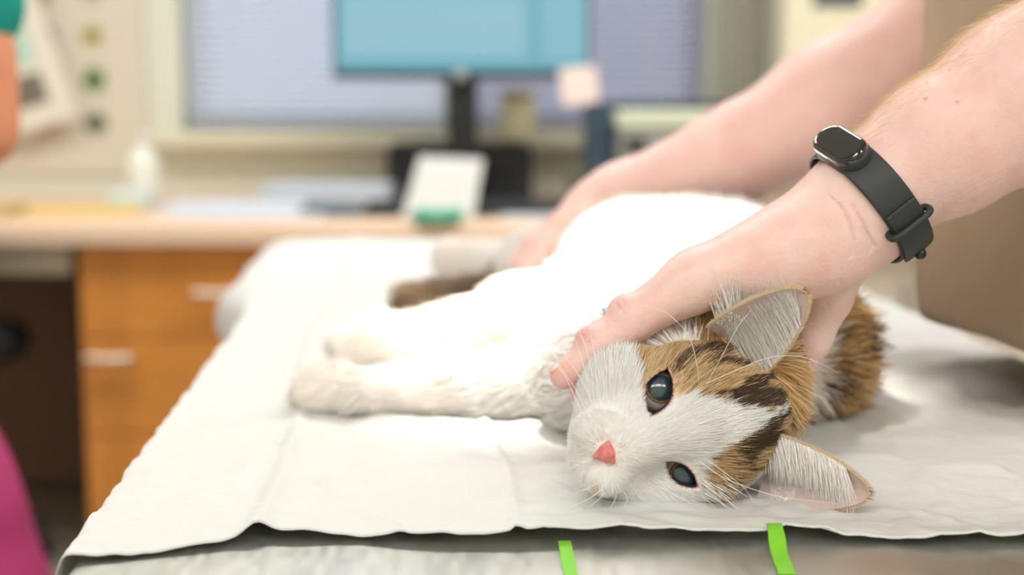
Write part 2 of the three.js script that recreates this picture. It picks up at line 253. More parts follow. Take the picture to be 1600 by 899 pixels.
{ // card in a stand
  const g = thing('desk_card', 'white square card tilted on a stand in front of the keyboard', 'card', [-0.155, DY, -3.05]);
  const s = new THREE.Shape(); s.moveTo(-0.078, 0); s.lineTo(0.07, 0.0); s.lineTo(0.09, 0.122); s.lineTo(-0.042, 0.128); s.closePath();
  part('card', new THREE.ExtrudeGeometry(s, { depth: 0.004, bevelEnabled: true, bevelSize: 0.003, bevelThickness: 0.001, bevelSegments: 2 }).rotateX(-0.3).translate(0, 0.006, 0), std(S(226, 226, 224), 0.6), g);
  part('foot', rbox(0.13, 0.012, 0.05, 0.004, 0, 0.006, -0.012), std(S(215, 215, 210), 0.5), g);
}
{ // green tape roll
  const g = thing('tape_roll', 'teal green roll of tape lying in front of the white card', 'tape', [-0.158, DY, -3.012]);
  part('tape', lathe([[0.034, 0], [0.054, 0], [0.054, 0.022], [0.034, 0.022], [0.034, 0]]), std(S(0, 176, 142), 0.4), g);
  part('core', lathe([[0.031, 0], [0.034, 0], [0.034, 0.0215], [0.031, 0.0215], [0.031, 0]]), std(S(210, 205, 190), 0.7), g);
}
{ // keyboard with keys
  const g = thing('keyboard', 'black computer keyboard behind the white card', 'keyboard', [-0.1, DY, -3.16]);
  part('base', rbox(0.46, 0.02, 0.15, 0.006, 0, 0.011, 0), blackPlastic, g);
  const key = rbox(0.016, 0.008, 0.016, 0.002, 0, 0, 0, 1);
  for (let r = 0; r < 5; r++) for (let k = 0; k < 22; k++) { const m = part('key', key, darkGrey, g); m.position.set(-0.21 + k * 0.02, 0.024, -0.05 + r * 0.025); }
}
{ // black box behind
  const g = thing('label_printer', 'low black label printer under the monitor', 'printer', [-0.13, DY, -3.59]);
  part('body', rbox(0.36, 0.135, 0.17, 0.012, 0, 0.068, 0), blackPlastic, g);
  part('lid', rbox(0.34, 0.012, 0.15, 0.005, 0, 0.14, 0), darkGrey, g);
  part('slot', box(0.28, 0.008, 0.004, 0, 0.07, 0.0855), std(S(12, 12, 12), 0.7), g);
}
{ // cup behind the monitor stand
  const g = thing('storage_jar', 'cream jar on the black printer right of the monitor stand', 'jar', [0.015, DY + 0.146, -3.59]);
  part('jar_body', lathe([[0, 0], [0.042, 0], [0.046, 0.01], [0.046, 0.1], [0.04, 0.112], [0, 0.112]]), std(S(232, 224, 186), 0.5), g);
  part('lid', lathe([[0, 0.112], [0.043, 0.112], [0.043, 0.13], [0, 0.132]]), std(S(200, 192, 160), 0.5), g);
}
{ // mouse
  const g = thing('computer_mouse', 'grey computer mouse right of the keyboard', 'mouse', [0.185, DY, -3.12]);
  part('shell', new THREE.SphereGeometry(1, 24, 16, 0, Math.PI * 2, 0, Math.PI / 2).scale(0.031, 0.034, 0.052), std(S(160, 168, 178), 0.4), g);
  part('wheel', cyl(0.007, 0.007, 0.006).rotateZ(Math.PI / 2).translate(0, 0.03, -0.026), blackPlastic, g);
}
{ // glass
  const g = thing('drinking_glass', 'clear glass tumbler on the desk left of the printer', 'glass', [0.16, DY, -3.3]);
  part('tumbler', lathe([[0.001, 0], [0.03, 0], [0.036, 0.09], [0.0335, 0.09], [0.028, 0.006], [0.001, 0.006]]), phys(S(225, 228, 220), 0.08, { transmission: 1, thickness: 0.003, ior: 1.48 }), g);
}
{ // big printer
  const g = thing('printer', 'grey office printer with a pale green lid at the right of the desk', 'printer', [0.415, DY, -3.42]);
  part('body', rbox(0.34, 0.185, 0.26, 0.015, 0, 0.0935, 0), std(S(150, 152, 146), 0.5), g);
  part('lid', rbox(0.35, 0.045, 0.27, 0.012, 0, 0.208, 0), std(S(214, 222, 198), 0.5), g);
  part('scanner_cover', rbox(0.33, 0.016, 0.25, 0.005, 0, 0.238, 0), std(S(40, 44, 50), 0.4), g);
  part('paper_tray', rbox(0.26, 0.012, 0.12, 0.003, 0.02, 0.05, 0.16), darkGrey, g);
  part('output_slot', box(0.27, 0.05, 0.006, 0.02, 0.1, 0.129), std(S(70, 66, 70), 0.6), g);
  part('control_panel', rbox(0.05, 0.03, 0.006, 0.002, -0.13, 0.15, 0.131), std(S(30, 32, 34), 0.3), g);
}
{ // blue binder
  const g = thing('ring_binder', 'dark blue ring binder standing left of the printer', 'binder', [0.208, DY, -3.5]);
  part('cover', mergeGeometries([box(0.006, 0.25, 0.2, -0.026, 0.125, 0), box(0.006, 0.25, 0.2, 0.026, 0.125, 0), box(0.058, 0.25, 0.004, 0, 0.125, 0.1)]), std(S(66, 90, 110), 0.5), g);
  part('pages', box(0.044, 0.235, 0.18, 0, 0.122, -0.005), paperMat, g);
}
{ // sheets of paper
  const sheets = [[-0.62, -3.2, 0.03, 0.3, 0.2, 0.022, [222, 229, 238], 'stack of pale blue papers on the desk left of the keyboard'], [-0.44, -3.44, -0.05, 0.3, 0.2, 0.05, [206, 216, 226], 'thick pale blue folder behind the pale papers'], [-0.56, -3.04, 0.03, 0.3, 0.08, 0.006, [222, 222, 226], 'loose white sheets at the front edge of the desk'], [0.075, -3.06, -0.06, 0.2, 0.11, 0.006, [214, 218, 228], 'grey white sheet of paper at the front of the desk beside the green tape roll'], [-1.34, -3.12, 0.04, 0.5, 0.16, 0.02, [206, 178, 118], 'tan cardboard folder at the left end of the desk'], [-0.95, -3.16, 0.15, 0.24, 0.17, 0.012, [232, 200, 122], 'yellow paper folder on the desk beside the white bottle'], [-0.4, -3.18, 0.04, 0.11, 0.18, 0.012, [56, 92, 112], 'dark blue notebook at the left end of the keyboard']];
  for (const [x, z, turn, w, d, h, col, label] of sheets) {
    const n = Math.max(1, Math.round(h / 0.006)), g = thing(n > 2 ? 'paper_stack' : 'paper_sheet', label, 'paper', [x, DY, z]); g.rotation.y = turn; const r = rng(Math.round(1000 * (x + 9)));
    for (let i = 0; i < n; i++) { const m = part('sheet', rbox(w, h / n * 0.95, d, 0.001, (r() - 0.5) * 0.012, (i + 0.5) * h / n, (r() - 0.5) * 0.012, 1), std(S(...col), 0.8), g); m.rotation.y = 0; }
  }
}
{ // white bottle and small blue box
  const g = thing('pump_bottle', 'white plastic bottle on the desk left of the window', 'bottle', [-0.885, DY, -3.42]);
  part('bottle_body', lathe([[0, 0], [0.036, 0], [0.04, 0.01], [0.04, 0.1], [0.03, 0.125], [0.014, 0.135], [0.014, 0.15], [0, 0.15]]), std(S(238, 238, 226), 0.4), g);
  part('cap', lathe([[0, 0.15], [0.016, 0.15], [0.016, 0.172], [0, 0.174]]), std(S(228, 228, 216), 0.4), g);
  const b = thing('tissue_box', 'small pale blue cardboard box in front of the white bottle', 'box', [-0.885, DY, -3.3]);
  part('carton', rbox(0.1, 0.04, 0.07, 0.003, 0, 0.02, 0), std(S(206, 222, 220), 0.7), b);
  part('flap', rbox(0.06, 0.003, 0.03, 0.001, 0, 0.0415, 0), paperMat, b);
}
{ // photo poster
  const W = 0.74, H = 1.25;
  const tex = canvasTexture(512, 864, (c, w, h) => {
    c.fillStyle = '#dcd3c4'; c.fillRect(0, 0, w, h); const X = (px) => (px + 190) / 390 * w, Y = (py) => h - (285 - py) / 660 * h;
    for (let r = 0; r < 14; r++) for (let k = 0; k < 6; k++) { const px = 133 - k * 68, py = 218 - r * 60; const cols = ['#7c8a72', '#6f8f52', '#c9bd84', '#cdbfae', '#77604f', '#8d7a68', '#a99c6a']; c.fillStyle = cols[(r + 3 * k) % 7]; if (px < 60 && py > 60) continue; c.beginPath(); c.ellipse(X(px), Y(py), 22, 22, 0, 0, 7); c.fill(); c.fillStyle = 'rgba(60,50,40,0.5)'; c.fillRect(X(px) - 14, Y(py) - 8, 28, 14); }
    c.fillStyle = '#dcb6a6'; c.fillRect(X(45), Y(224), 52, 20);
  });
  const mats = std(S(255, 255, 255), 0.7, { map: tex });
  const g = thing('photo_poster', 'tall beige poster with rows of small pictures on the wall', 'poster', [-1.365 + 0.02, 0.845, RZ0 + 0.006]);
  part('sheet', new THREE.PlaneGeometry(W, H).translate(0, H / 2, 0.0042), mats, g);
  part('backing', rbox(W + 0.02, H + 0.02, 0.008, 0.002, 0, H / 2, 0), std(S(214, 206, 190), 0.7), g);
  const p = thing('hanging_leaflet', 'white leaflet with a mint green picture hanging askew over the poster', 'leaflet', [-1.24, 1.02, RZ0 + 0.07]);
  p.rotation.z = 0.3;
  part('leaflet_sheet', rbox(0.2, 0.42, 0.003, 0.001, 0, 0.15, 0), std(S(232, 226, 214), 0.7), p);
  part('picture', box(0.12, 0.13, 0.001, -0.02, 0.17, 0.0022), std(S(186, 220, 204), 0.7), p);
  part('photo', box(0.12, 0.08, 0.001, -0.02, 0.04, 0.0022), std(S(120, 114, 100), 0.7), p);
}
{ // right of the window: grey curtain and cream cupboard
  const pts = []; for (let i = 0; i <= 60; i++) pts.push([0.52 + i * 0.0021, RZ0 + 0.045 + 0.016 * Math.sin(i * 0.62)]);
  const s = new THREE.Shape(); pts.forEach(([a, b], i) => i ? s.lineTo(a, -b) : s.moveTo(a, -b)); [...pts].reverse().forEach(([a, b]) => s.lineTo(a, -b + 0.003));
  solo('curtain', new THREE.ExtrudeGeometry(s, { depth: 1.5, bevelEnabled: false }).rotateX(-Math.PI / 2).translate(0, 0.84, 0), std(S(206, 205, 192), 0.9), 'grey curtain gathered at the right side of the window', 'curtain');
  const g = thing('wall_cupboard', 'cream wall cupboard with a dark vent at the right of the window', 'cupboard', [1.02, 0.95, RZ0 + 0.13]);
  part('carcass', rbox(0.72, 1.2, 0.24, 0.006, 0, 0.6, 0), creamMat, g);
  part('door', rbox(0.35, 1.18, 0.02, 0.004, -0.178, 0.6, 0.13), std(S(234, 228, 200), 0.5), g);
  part('door', rbox(0.35, 1.18, 0.02, 0.004, 0.178, 0.6, 0.13), std(S(234, 228, 200), 0.5), g);
  part('vent', rbox(0.118, 0.13, 0.006, 0.003, -0.296 + 0.07, 0.375, 0.143), std(S(84, 90, 98), 0.5), g);
}
{ // office chair under the desk
  const g = thing('office_chair', 'black office chair pushed under the left end of the desk', 'chair', [-1.32, 0, -2.98]);
  const f = std(S(24, 26, 26), 0.9);
  part('seat', rbox(0.46, 0.09, 0.46, 0.04, 0, 0.5, 0), f, g);
  part('backrest', rbox(0.44, 0.5, 0.07, 0.034, 0, 0.82, 0.26).translate(0, -0.16, 0), f, g);
  part('gas_column', cyl(0.025, 0.03, 0.36, 0, 0.27, 0), blackPlastic, g);
  for (let k = 0; k < 5; k++) { const a = k * 1.2566 + 0.3; const l = part('leg', rbox(0.3, 0.03, 0.04, 0.01, 0.15, 0.1, 0), blackPlastic, g); l.rotation.y = a; part('caster', new THREE.TorusGeometry(0.018, 0.014, 8, 16).translate(0.28, -0.0 + 0.045, 0), blackPlastic, l); }
}

// ------------------------------------------------------------------ exam table and the pad on it (frame turned 4.1 degrees)
const TA = 0.0719, TX = -0.1838, TZ = -0.5623, TW = 0.585, TL = 1.335, NEAR = 0.045;
const tableToWorld = new THREE.Matrix4().makeRotationY(TA).setPosition(TX, 0, TZ);
{
  const g = thing('exam_table', 'stainless steel examination table on a pedestal', 'table', [TX, 0, TZ]); g.rotation.y = TA;
  const steelTex = dataTexture(256, (u, v) => 0.42 + 0.1 * (tileNoise((u * 3) % 1, v, 16, 21) - 0.5) + 0.1 * (tileNoise(u, v, 6, 22) - 0.5));
  const steel = std(S(214, 214, 208), 0.9, { metalness: 1, roughnessMap: withMap(steelTex, 2, 2), });
  const top = new THREE.ExtrudeGeometry(roundedShape(TW, TL + NEAR, 0.03), { depth: 0.03, bevelEnabled: true, bevelSize: 0.004, bevelThickness: 0.004, bevelSegments: 4, curveSegments: 12 }).rotateX(-Math.PI / 2).translate(TW / 2 + 0.004, TT - 0.034, -(TL - NEAR) / 2);
  planarUV(top, (x, y, z) => [x * 3, z * 3]);
  part('table_top', top, steel, g);
  part('pedestal', rbox(0.22, TT - 0.1, 0.3, 0.03, TW / 2, (TT - 0.1) / 2 + 0.05, -TL / 2), std(S(200, 202, 204), 0.4, { metalness: 0.6 }), g);
  part('base_plate', rbox(0.46, 0.05, 0.9, 0.015, TW / 2, 0.025, -TL / 2), std(S(190, 192, 194), 0.4, { metalness: 0.6 }), g);
  part('support_frame', rbox(0.4, 0.03, 1.0, 0.008, TW / 2, TT - 0.05, -TL / 2), darkGrey, g);
}
const padRise = (s, t) => {                          // wrinkles and folds of the pad over the table top
  const w = (a, b, c) => Math.exp(-((a - b) ** 2) / (c * c));
  let h = 0.002 + 0.0018 * fbm(s * 26, t * 16, 1) + 0.0009 * fbm(s * 70 + t * 20, t * 75 - s * 20, 2) + 0.0012 * Math.pow(1 - Math.abs(noise(s * 17 + t * 9, t * 21 - s * 12, 7)), 6) + 0.0014 * Math.pow(1 - Math.abs(noise(s * 12 - t * 14, t * 12 + s * 16, 17)), 8) * sstep(0.45, 0.1, t);
  h += 0.0035 * Math.max(0, fbm(s * 9 + 3, t * 30, 5)) * (0.4 + sstep(0.35, 0.1, t));                       // soft cross wrinkles
  h += 0.0028 * w(s, 0.072 + 0.006 * Math.sin(t * 9), 0.005) + 0.0016 * w(s, 0.082 + 0.006 * Math.sin(t * 9), 0.012);    // seam of the inner pad
  h += 0.0016 * w(s, 0.187 + 0.004 * Math.sin(t * 14), 0.0025) + 0.0012 * w(t, 0.24 + 0.01 * Math.sin(s * 17), 0.004);   // creases from folding
  h -= 0.0012 * w(t, 0.52, 0.006);
  return 1.4 * h - 0.0008;
};
const padNear = (s) => 0.040 - 0.0719 * s - 0.028 * sstep(0.09, 0.0, s) + 0.003 * Math.sin(s * 26) + 0.002 * Math.sin(s * 61 + 1) + 0.004 * Math.exp(-(((s - 0.078) / 0.006) ** 2)) - 0.004 * Math.exp(-(((s - 0.325) / 0.008) ** 2));
{
  const nu = 300, nv = 340, pos = [], idx = [], uv = [];
  const P = (s, v, low) => {
    const sc = clamp(s, 0, TW), t0 = padNear(sc), tEnd = TL + 0.07, t = t0 + (tEnd - t0) * Math.pow(v, 1.25);
    const tc = Math.min(t, TL); let x = sc, z = -tc, y = TT + 0.0018 + padRise(s, tc);
    const edge = Math.exp(-(t - t0) / 0.012); y += edge * (0.0005 + 0.0014 * Math.max(0, noise(s * 22, 1.5, 0)) + 0.0012 * noise(s * 60, 0.5, 0));    // lifted near hem
    if (s < 0) { const q = -s, fl = 0.004 + 0.05 * sstep(0.62, 0.95, tc) + 0.003 * noise(tc * 14, 3, 1); x = -fl * (1 - Math.exp(-q / 0.02)) - 0.004 * (1 - Math.exp(-q / 0.004)) + 0.006 * noise(tc * 18, q * 8, 4) * sstep(0.005, 0.05, q); y -= q * q / (q + 0.012) * (1 - 0.45 * sstep(0.62, 0.95, tc)); }
    if (s > TW) { const q = s - TW; x = TW + 0.006 * (1 - Math.exp(-q / 0.006)); y -= q * q / (q + 0.008); }
    if (t > TL) { const q = t - TL; z = -TL - 0.012 * (1 - Math.exp(-q / 0.01)); y -= q * q / (q + 0.012); }
    return [x, y - low, z, s, t];
  };
  for (const low of [0, 0.0012]) for (let j = 0; j <= nv; j++) for (let i = 0; i <= nu; i++) { const [x, y, z, s, t] = P(-0.085 + (TW + 0.145) * i / nu, j / nv, low); pos.push(x, y, z); uv.push(s * 6, t * 6); }
  const N = (nu + 1) * (nv + 1), at = (i, j, k) => k * N + j * (nu + 1) + i;
  for (let j = 0; j < nv; j++) for (let i = 0; i < nu; i++) { idx.push(at(i, j, 0), at(i + 1, j, 0), at(i, j + 1, 0), at(i + 1, j, 0), at(i + 1, j + 1, 0), at(i, j + 1, 0)); idx.push(at(i, j, 1), at(i, j + 1, 1), at(i + 1, j, 1), at(i + 1, j, 1), at(i, j + 1, 1), at(i + 1, j + 1, 1)); }
  for (let i = 0; i < nu; i++) for (const [j, f] of [[0, 1], [nv, 0]]) { const q = f ? [at(i, j, 0), at(i, j, 1), at(i + 1, j, 1), at(i, j, 0), at(i + 1, j, 1), at(i + 1, j, 0)] : [at(i, j, 0), at(i + 1, j, 1), at(i, j, 1), at(i, j, 0), at(i + 1, j, 0), at(i + 1, j, 1)]; idx.push(...q); }
  for (let j = 0; j < nv; j++) for (const [i, f] of [[0, 0], [nu, 1]]) { const q = f ? [at(i, j, 0), at(i, j, 1), at(i, j + 1, 1), at(i, j, 0), at(i, j + 1, 1), at(i, j + 1, 0)] : [at(i, j, 0), at(i, j + 1, 1), at(i, j, 1), at(i, j, 0), at(i, j + 1, 0), at(i, j + 1, 1)]; idx.push(...q); }
  const geo = new THREE.BufferGeometry(); geo.setAttribute('position', new THREE.Float32BufferAttribute(pos, 3)); geo.setAttribute('uv', new THREE.Float32BufferAttribute(uv, 2)); geo.setIndex(idx); geo.computeVertexNormals(); geo.applyMatrix4(tableToWorld);
  solo('absorbent_pad', geo, phys(S(216, 217, 214), 0.8, { bumpMap: grainTex, bumpScale: 0.0004 }), 'white disposable absorbent pad spread over the examination table', 'pad');
}
{ // green tape strips on the steel
  const tm = std(S(128, 206, 48), 0.5);
  const strip = (label, x, turn, z0, z1, y0, y1, w) => {
    const pos = [], idx = [], n = 14; for (let i = 0; i <= n; i++) { const t = i / n, z = mix(z0, z1, t), y = mix(y0, y1, sstep(0.5, 0.95, t)) + 0.0004, k = turn * (z - z0); const ww = w * (1 + 0.12 * noise(i * 0.6, x * 90, 0)); pos.push(x - ww + k, y, z, x + ww + k, y, z, x + ww + k, y + 0.0004, z, x - ww + k, y + 0.0004, z); }
    for (let i = 0; i < n; i++) for (let k = 0; k < 4; k++) { const a = 4 * i + k, b = 4 * i + (k + 1) % 4; idx.push(a, b, a + 4, b, b + 4, a + 4); }
    idx.push(0, 3, 2, 0, 2, 1); const e = 4 * n; idx.push(e, e + 1, e + 2, e, e + 2, e + 3);
    const g = new THREE.BufferGeometry(); g.setAttribute('position', new THREE.Float32BufferAttribute(pos, 3)); g.setIndex(idx); g.computeVertexNormals(); solo('tape_strip', g, tm, label, 'tape', 'green tape strips on the table edge');
  };
  strip('bright green tape strip on the steel edge below the white cat chest', 0.0243, 0.03, -0.556, -0.602, TT, TT + 0.001, 0.0030);
  strip('bright green tape strip folded up over the pad hem below the cat ear', 0.1125, -0.06, -0.56, -0.607, TT + 0.0004, TT + 0.0075, 0.0034);
}
console.log('room done');
// ------------------------------------------------------------------ the cat
const cat = thing('cat', 'white, golden and black calico cat lying on its side on the pad', 'cat');
const HO = V(0.0722, 0.8906, -0.6401), HZ = V(-0.08, 0.17, 0.982).normalize(), HY = V(0.965, 0.26, 0).addScaledVector(HZ, -V(0.965, 0.26, 0).dot(HZ)).normalize(), HX = V().crossVectors(HY, HZ);
const headM = new THREE.Matrix4().makeBasis(HX, HY, HZ).setPosition(HO), headInv = headM.clone().invert();
const toWorld = (p) => p.clone().applyMatrix4(headM), turnWorld = (d) => d.clone().transformDirection(headM);
const EYES = [{ s: -1, c: [-0.0193, 0.0002, -0.0168], a: 0.0116, b: 0.0060 }, { s: 1, c: [0.0195, 0.0002, -0.0168], a: 0.0100, b: 0.0041 }];
const ER = 0.0106, SLANT = 0.66;
function eyeUV(e, x, y) { const dx = (x - e.c[0]) * e.s, dy = y - e.c[1], c = Math.cos(SLANT), s = Math.sin(SLANT); return [(dx * c + dy * s) / e.a, (-dx * s + dy * c) / e.b]; }
function almond(e, x, y) { const [w, v] = eyeUV(e, x, y); return (Math.abs(v) - (1 - w * w)) * e.b; }        // below 0 inside the eye opening
function headSDF(x, y, z) {
  const ax = Math.abs(x);
  let d = ell(x, y, z, [0, 0.018, -0.043], [0.0375, 0.041, 0.044]);
  d = smin(d, ball(ax, y, z, [0.0215, -0.016, -0.022, 0.0195]), 0.016);
  d = smin(d, cap(x, y, z, [0, 0.008, -0.006, 0.0128], [0, -0.024, 0.0125, 0.0088]), 0.012);
  d = smin(d, cap(x, y, z, [0, -0.029, -0.012, 0.0175], [0, -0.01, -0.05, 0.03]), 0.02);
  d = smin(d, ball(ax, y, z, [0.0086, -0.0325, 0.0095, 0.0105]), 0.007);
  d = smin(d, ball(x, y, z, [0, -0.0385, 0.004, 0.0085]), 0.006);
  d = smin(d, ball(ax, y, z, [0.02, 0.014, -0.021, 0.014]), 0.012);                       // brow
  for (const e of EYES) d = smin(d, ball(x, y, z, [...e.c, ER + 0.0016]), 0.005);
  d = smax(d, -cap(x, y, z, [0, -0.036, 0.0225, 0.0007], [0, -0.0405, 0.0190, 0.0008]), 0.0012);   // philtrum
  d = smax(d, -cap(ax, y, z, [0, -0.0405, 0.0190, 0.0008], [0.011, -0.0425, 0.012, 0.0008]), 0.0012);  // mouth
  for (const e of EYES) d = smax(d, -Math.max(almond(e, x, y) * 0.8, e.c[2] - z), 0.0008);
  return d;
}
const BODY = {
  neck: [[0.098, 0.902, -0.705, 0.036], [0.11, 0.905, -0.83, 0.052]],
  torso: [[0.115, 0.9, -0.84, 0.05], [0.122, 0.908, -0.98, 0.057], [0.128, 0.908, -1.12, 0.058], [0.138, 0.905, -1.27, 0.054]],
  foreA: [[0.06, 0.885, -0.84, 0.032], [-0.004, 0.874, -0.84, 0.0205], [-0.082, 0.8665, -0.846, 0.0138]], pawA: [[-0.104, 0.869, -0.846, 0.0178], [-0.117, 0.8665, -0.846, 0.0158]],
  foreB: [[0.06, 0.915, -0.9, 0.034], [-0.008, 0.896, -0.93, 0.0205], [-0.078, 0.883, -0.945, 0.015]], pawB: [[-0.095, 0.882, -0.948, 0.0165], [-0.108, 0.879, -0.95, 0.015]],
  hindA: [[0.11, 0.905, -1.22, 0.052], [0.035, 0.9, -1.17, 0.036], [-0.005, 0.89, -1.32, 0.019], [-0.06, 0.884, -1.40, 0.021]],
  hindB: [[0.1, 0.885, -1.22, 0.04], [0.03, 0.876, -1.2, 0.028], [0.01, 0.868, -1.36, 0.0165], [-0.03, 0.868, -1.44, 0.017]],
  tail: [[0.17, 0.885, -1.34, 0.026], [0.06, 0.874, -1.28, 0.018], [-0.04, 0.868, -1.255, 0.016], [-0.088, 0.866, -1.25, 0.011]],
};
const FLOOR = TT + 0.0028;
function wide(x, y, z, pts, e) { const t = clamp((z - pts[0][2]) / (pts[pts.length - 1][2] - pts[0][2]), 0, 1), ax = mix(pts[0][0], pts[pts.length - 1][0], t); return chain(x - clamp(x - ax, -e, e), y, z, pts); }
const hp = V();
function bodySDF(x, y, z) {
  let d = wide(x, y, z, BODY.torso, 0.03);
  d = smin(d, wide(x, y, z, BODY.neck, 0.012), 0.03);
  d = smin(d, ball(x, y, z, [0.18, 0.888, -0.855, 0.036]), 0.03);
  d = smin(d, ell(x, y, z, [0.06, 0.892, -0.80], [0.05, 0.04, 0.055]), 0.03);
  d = smin(d, chain(x, y, z, BODY.foreA), 0.018); d = smin(d, chain(x, y, z, BODY.foreB), 0.018);
  d = smin(d, chain(x, y, z, BODY.pawA), 0.01); d = smin(d, chain(x, y, z, BODY.pawB), 0.01);
  for (const [P, s] of [[BODY.pawA, 1], [BODY.pawB, 1]]) for (let k = -1; k <= 2; k++) d = smin(d, ball(x, y, z, [P[1][0] - 0.009, P[1][1] - 0.003 + 0.003 * k * s, P[1][2] - 0.002 + 0.0062 * (k - 0.5), 0.0068]), 0.004);
  d = smin(d, chain(x, y, z, BODY.hindA), 0.02); d = smin(d, chain(x, y, z, BODY.hindB), 0.02); d = smin(d, chain(x, y, z, BODY.tail), 0.012);
  d = smin(d, ell(x, y, z, [0.005, 0.866, -0.842], [0.026, 0.016, 0.02]), 0.014);   // tuft behind the elbow
  d -= 0.004 * fbm(x * 45, y * 45, z * 45);
  return smax(d, FLOOR - y, 0.004);
}
function headWorld(x, y, z) { hp.set(x, y, z).applyMatrix4(headInv); return smax(headSDF(hp.x, hp.y, hp.z), FLOOR - y, 0.003); }

const WHITE = lin(255, 253, 250), CREAMW = lin(252, 240, 226), TAN = lin(236, 202, 156), GOLD = lin(216, 173, 116), BROWN = lin(136, 100, 64), BLACK = lin(44, 38, 34), PINK = lin(226, 170, 158);
function tabby(l, u, z) {                            // how much of the coat is coloured on the head at l across (lower side positive) and u up, in cm
  const n = 0.28 * fbm(l * 1.5, u * 1.5, 3) + 0.16 * noise(l * 5, u * 5, 4);
  const halfW = u < 0.9 ? 1.55 : mix(1.62, 0.12, clamp((u - 0.7) / 3.7, 0, 1)), mid = 0.1 + 0.05 * u;
  const out = Math.abs(l - mid) - halfW + n;
  const lowR = u - (l < 0 ? (l < -2.2 ? -0.75 : mix(0.35, -0.75, clamp((-l - 1.3) / 0.9, 0, 1))) : mix(0.75, 1.1, clamp((l - 1.6) / 2, 0, 1))) + n;
  return sstep(-0.1, 0.1, Math.min(out, lowR));
}
function headColor(p, rand) {
  const l = p.x * 100, u = p.y * 100; let t = tabby(l, u, p.z);
  if (p.z < -0.055) t = 1; if (l > 2.9 && u < 4.6 && p.z < -0.018) t = 0;
  if (p.z < -0.03 && u < -0.6) t = 0;
  const spot = sstep(0.45, 0.2, Math.hypot((l - 1.35) / 1.0, (u + 3.75) / 0.55)) * 0.8;                 // small orange mark beside the mouth
  let c = mix3(WHITE, lin(240, 200, 130), spot * (rand ? (rand() < 0.5 ? 1 : 0.3) : 0.6));
  if (t > 0) {
    const near = sstep(2.6, 0.8, Math.hypot(l + 1.9, u - 0.4));                                   // paler tan about the eye
    let k = mix3(GOLD, TAN, clamp(0.35 + 0.5 * near + 0.5 * fbm(l * 1.2, u * 1.2, 8), 0, 1));
    const streak = fbm(l * 2.6 + 0.5 * noise(l, u, 2), u * 0.75, 12), band = sstep(1.7, 3.0, u) * sstep(3.3, 2.1, Math.abs(l + 0.2));
    const dark = sstep(0.02, 0.22, streak + 0.28 * Math.exp(-(((l + 0.6) / 1.5) ** 2) - (((u - 4.6) / 1.5) ** 2)) + 0.1 * Math.exp(-(((l - 1.4) / 0.8) ** 2) - (((u - 2.4) / 1.2) ** 2)) - 0.0) * band;
    const liner = sstep(0.35, 0.1, Math.abs(l + 2.75 + 0.32 * (u - 1.0))) * sstep(0.6, 1.2, u) * sstep(3.2, 2.4, u) * 0.8 + sstep(0.5, 0.1, Math.abs(l + 3.0 + 0.1 * u)) * sstep(2.2, 3.2, u) * 0.75;
    const corner = sstep(0.5, 0.15, Math.abs(l - 2.9 + 0.15 * (u - 1.5))) * sstep(0.8, 1.2, u) * sstep(2.4, 1.8, u) * 0.5;
    const dk = clamp(dark + liner + corner, 0, 0.95);
    if (rand) k = rand() < dk ? mix3(BLACK, BROWN, rand() * 0.5) : (rand() < 0.19 ? mix3(BROWN, BLACK, rand() * 0.5) : (rand() < 0.16 ? lin(236, 210, 170) : k)); else k = mix3(k, mix3(BLACK, BROWN, 0.3), dk);
    c = mix3(c, k, rand ? (rand() < t ? 1 : 0) : t);
  }
  return c;
}
function bodyColor(x, y, z, rand) {
  const n = fbm(x * 22, y * 22, z * 22); let c = mix3(WHITE, CREAMW, clamp(0.35 + 0.6 * n, 0, 1));
  const tail = chain(x, y, z, BODY.tail) < 0.016 ? 1 : 0;
  let b = sstep(-0.008, 0.008, x - 0.172 - 0.012 * n) * sstep(-0.985, -0.955, z + 0.03 * n);                 // nape and shoulder
  b = Math.max(b, sstep(-0.006, 0.006, x - 0.165 - 0.02 * n) * sstep(-1.09, -1.12, z));                   // rump
  b *= sstep(0.42, 0.22, fbm(x * 30 + 5, y * 26, z * 34));
  if (z > -0.74 && x > 0.09) b = 1;
  b = Math.max(b, tail);
  if (b > 0) { const s = sstep(0.05, 0.25, fbm(x * 40, y * 40, z * 40 + 9) + (tail ? 0.15 : 0)); let k = mix3(tail ? lin(186, 156, 122) : GOLD, tail ? lin(140, 116, 94) : lin(92, 62, 36), s); if (rand && rand() < 0.15) k = lin(232, 206, 168); c = mix3(c, k, rand ? (rand() < b ? 1 : 0) : b); }
  return c;
}
const skinUnder = (c) => mix3(c, [c[0] * 0.92, c[1] * 0.88, c[2] * 0.86], 1);
const headGeo = surface(headSDF, [-0.05, -0.062, -0.095], [0.05, 0.068, 0.032], 0.0009);
{ // press the lower cheek flat on the pad, colour the skin
  const p = headGeo.attributes.position, v = V();
  for (let i = 0; i < p.count; i++) { v.fromBufferAttribute(p, i).applyMatrix4(headM); if (v.y < FLOOR) { v.y = FLOOR; v.applyMatrix4(headInv); p.setXYZ(i, v.x, v.y, v.z); } }
}
paint(headGeo, (x, y, z) => { for (const e of EYES) { const a = almond(e, x, y); if (z > e.c[2] && a < 0.0014) return a < 0.0006 ? lin(74, 50, 42) : lin(206, 164, 150); } return skinUnder(headColor(V(x, y, z))); });
const bodyGeo = surface(bodySDF, [-0.16, TT, -1.48], [0.26, 1.0, -0.66], 0.004);
paint(bodyGeo, (x, y, z) => skinUnder(bodyColor(x, y, z)));
const headLocalGeo = headGeo.clone();
part('body', mergeGeometries([headGeo.applyMatrix4(headM), bodyGeo]), std(S(255, 255, 255), 0.9, { vertexColors: true }), cat);
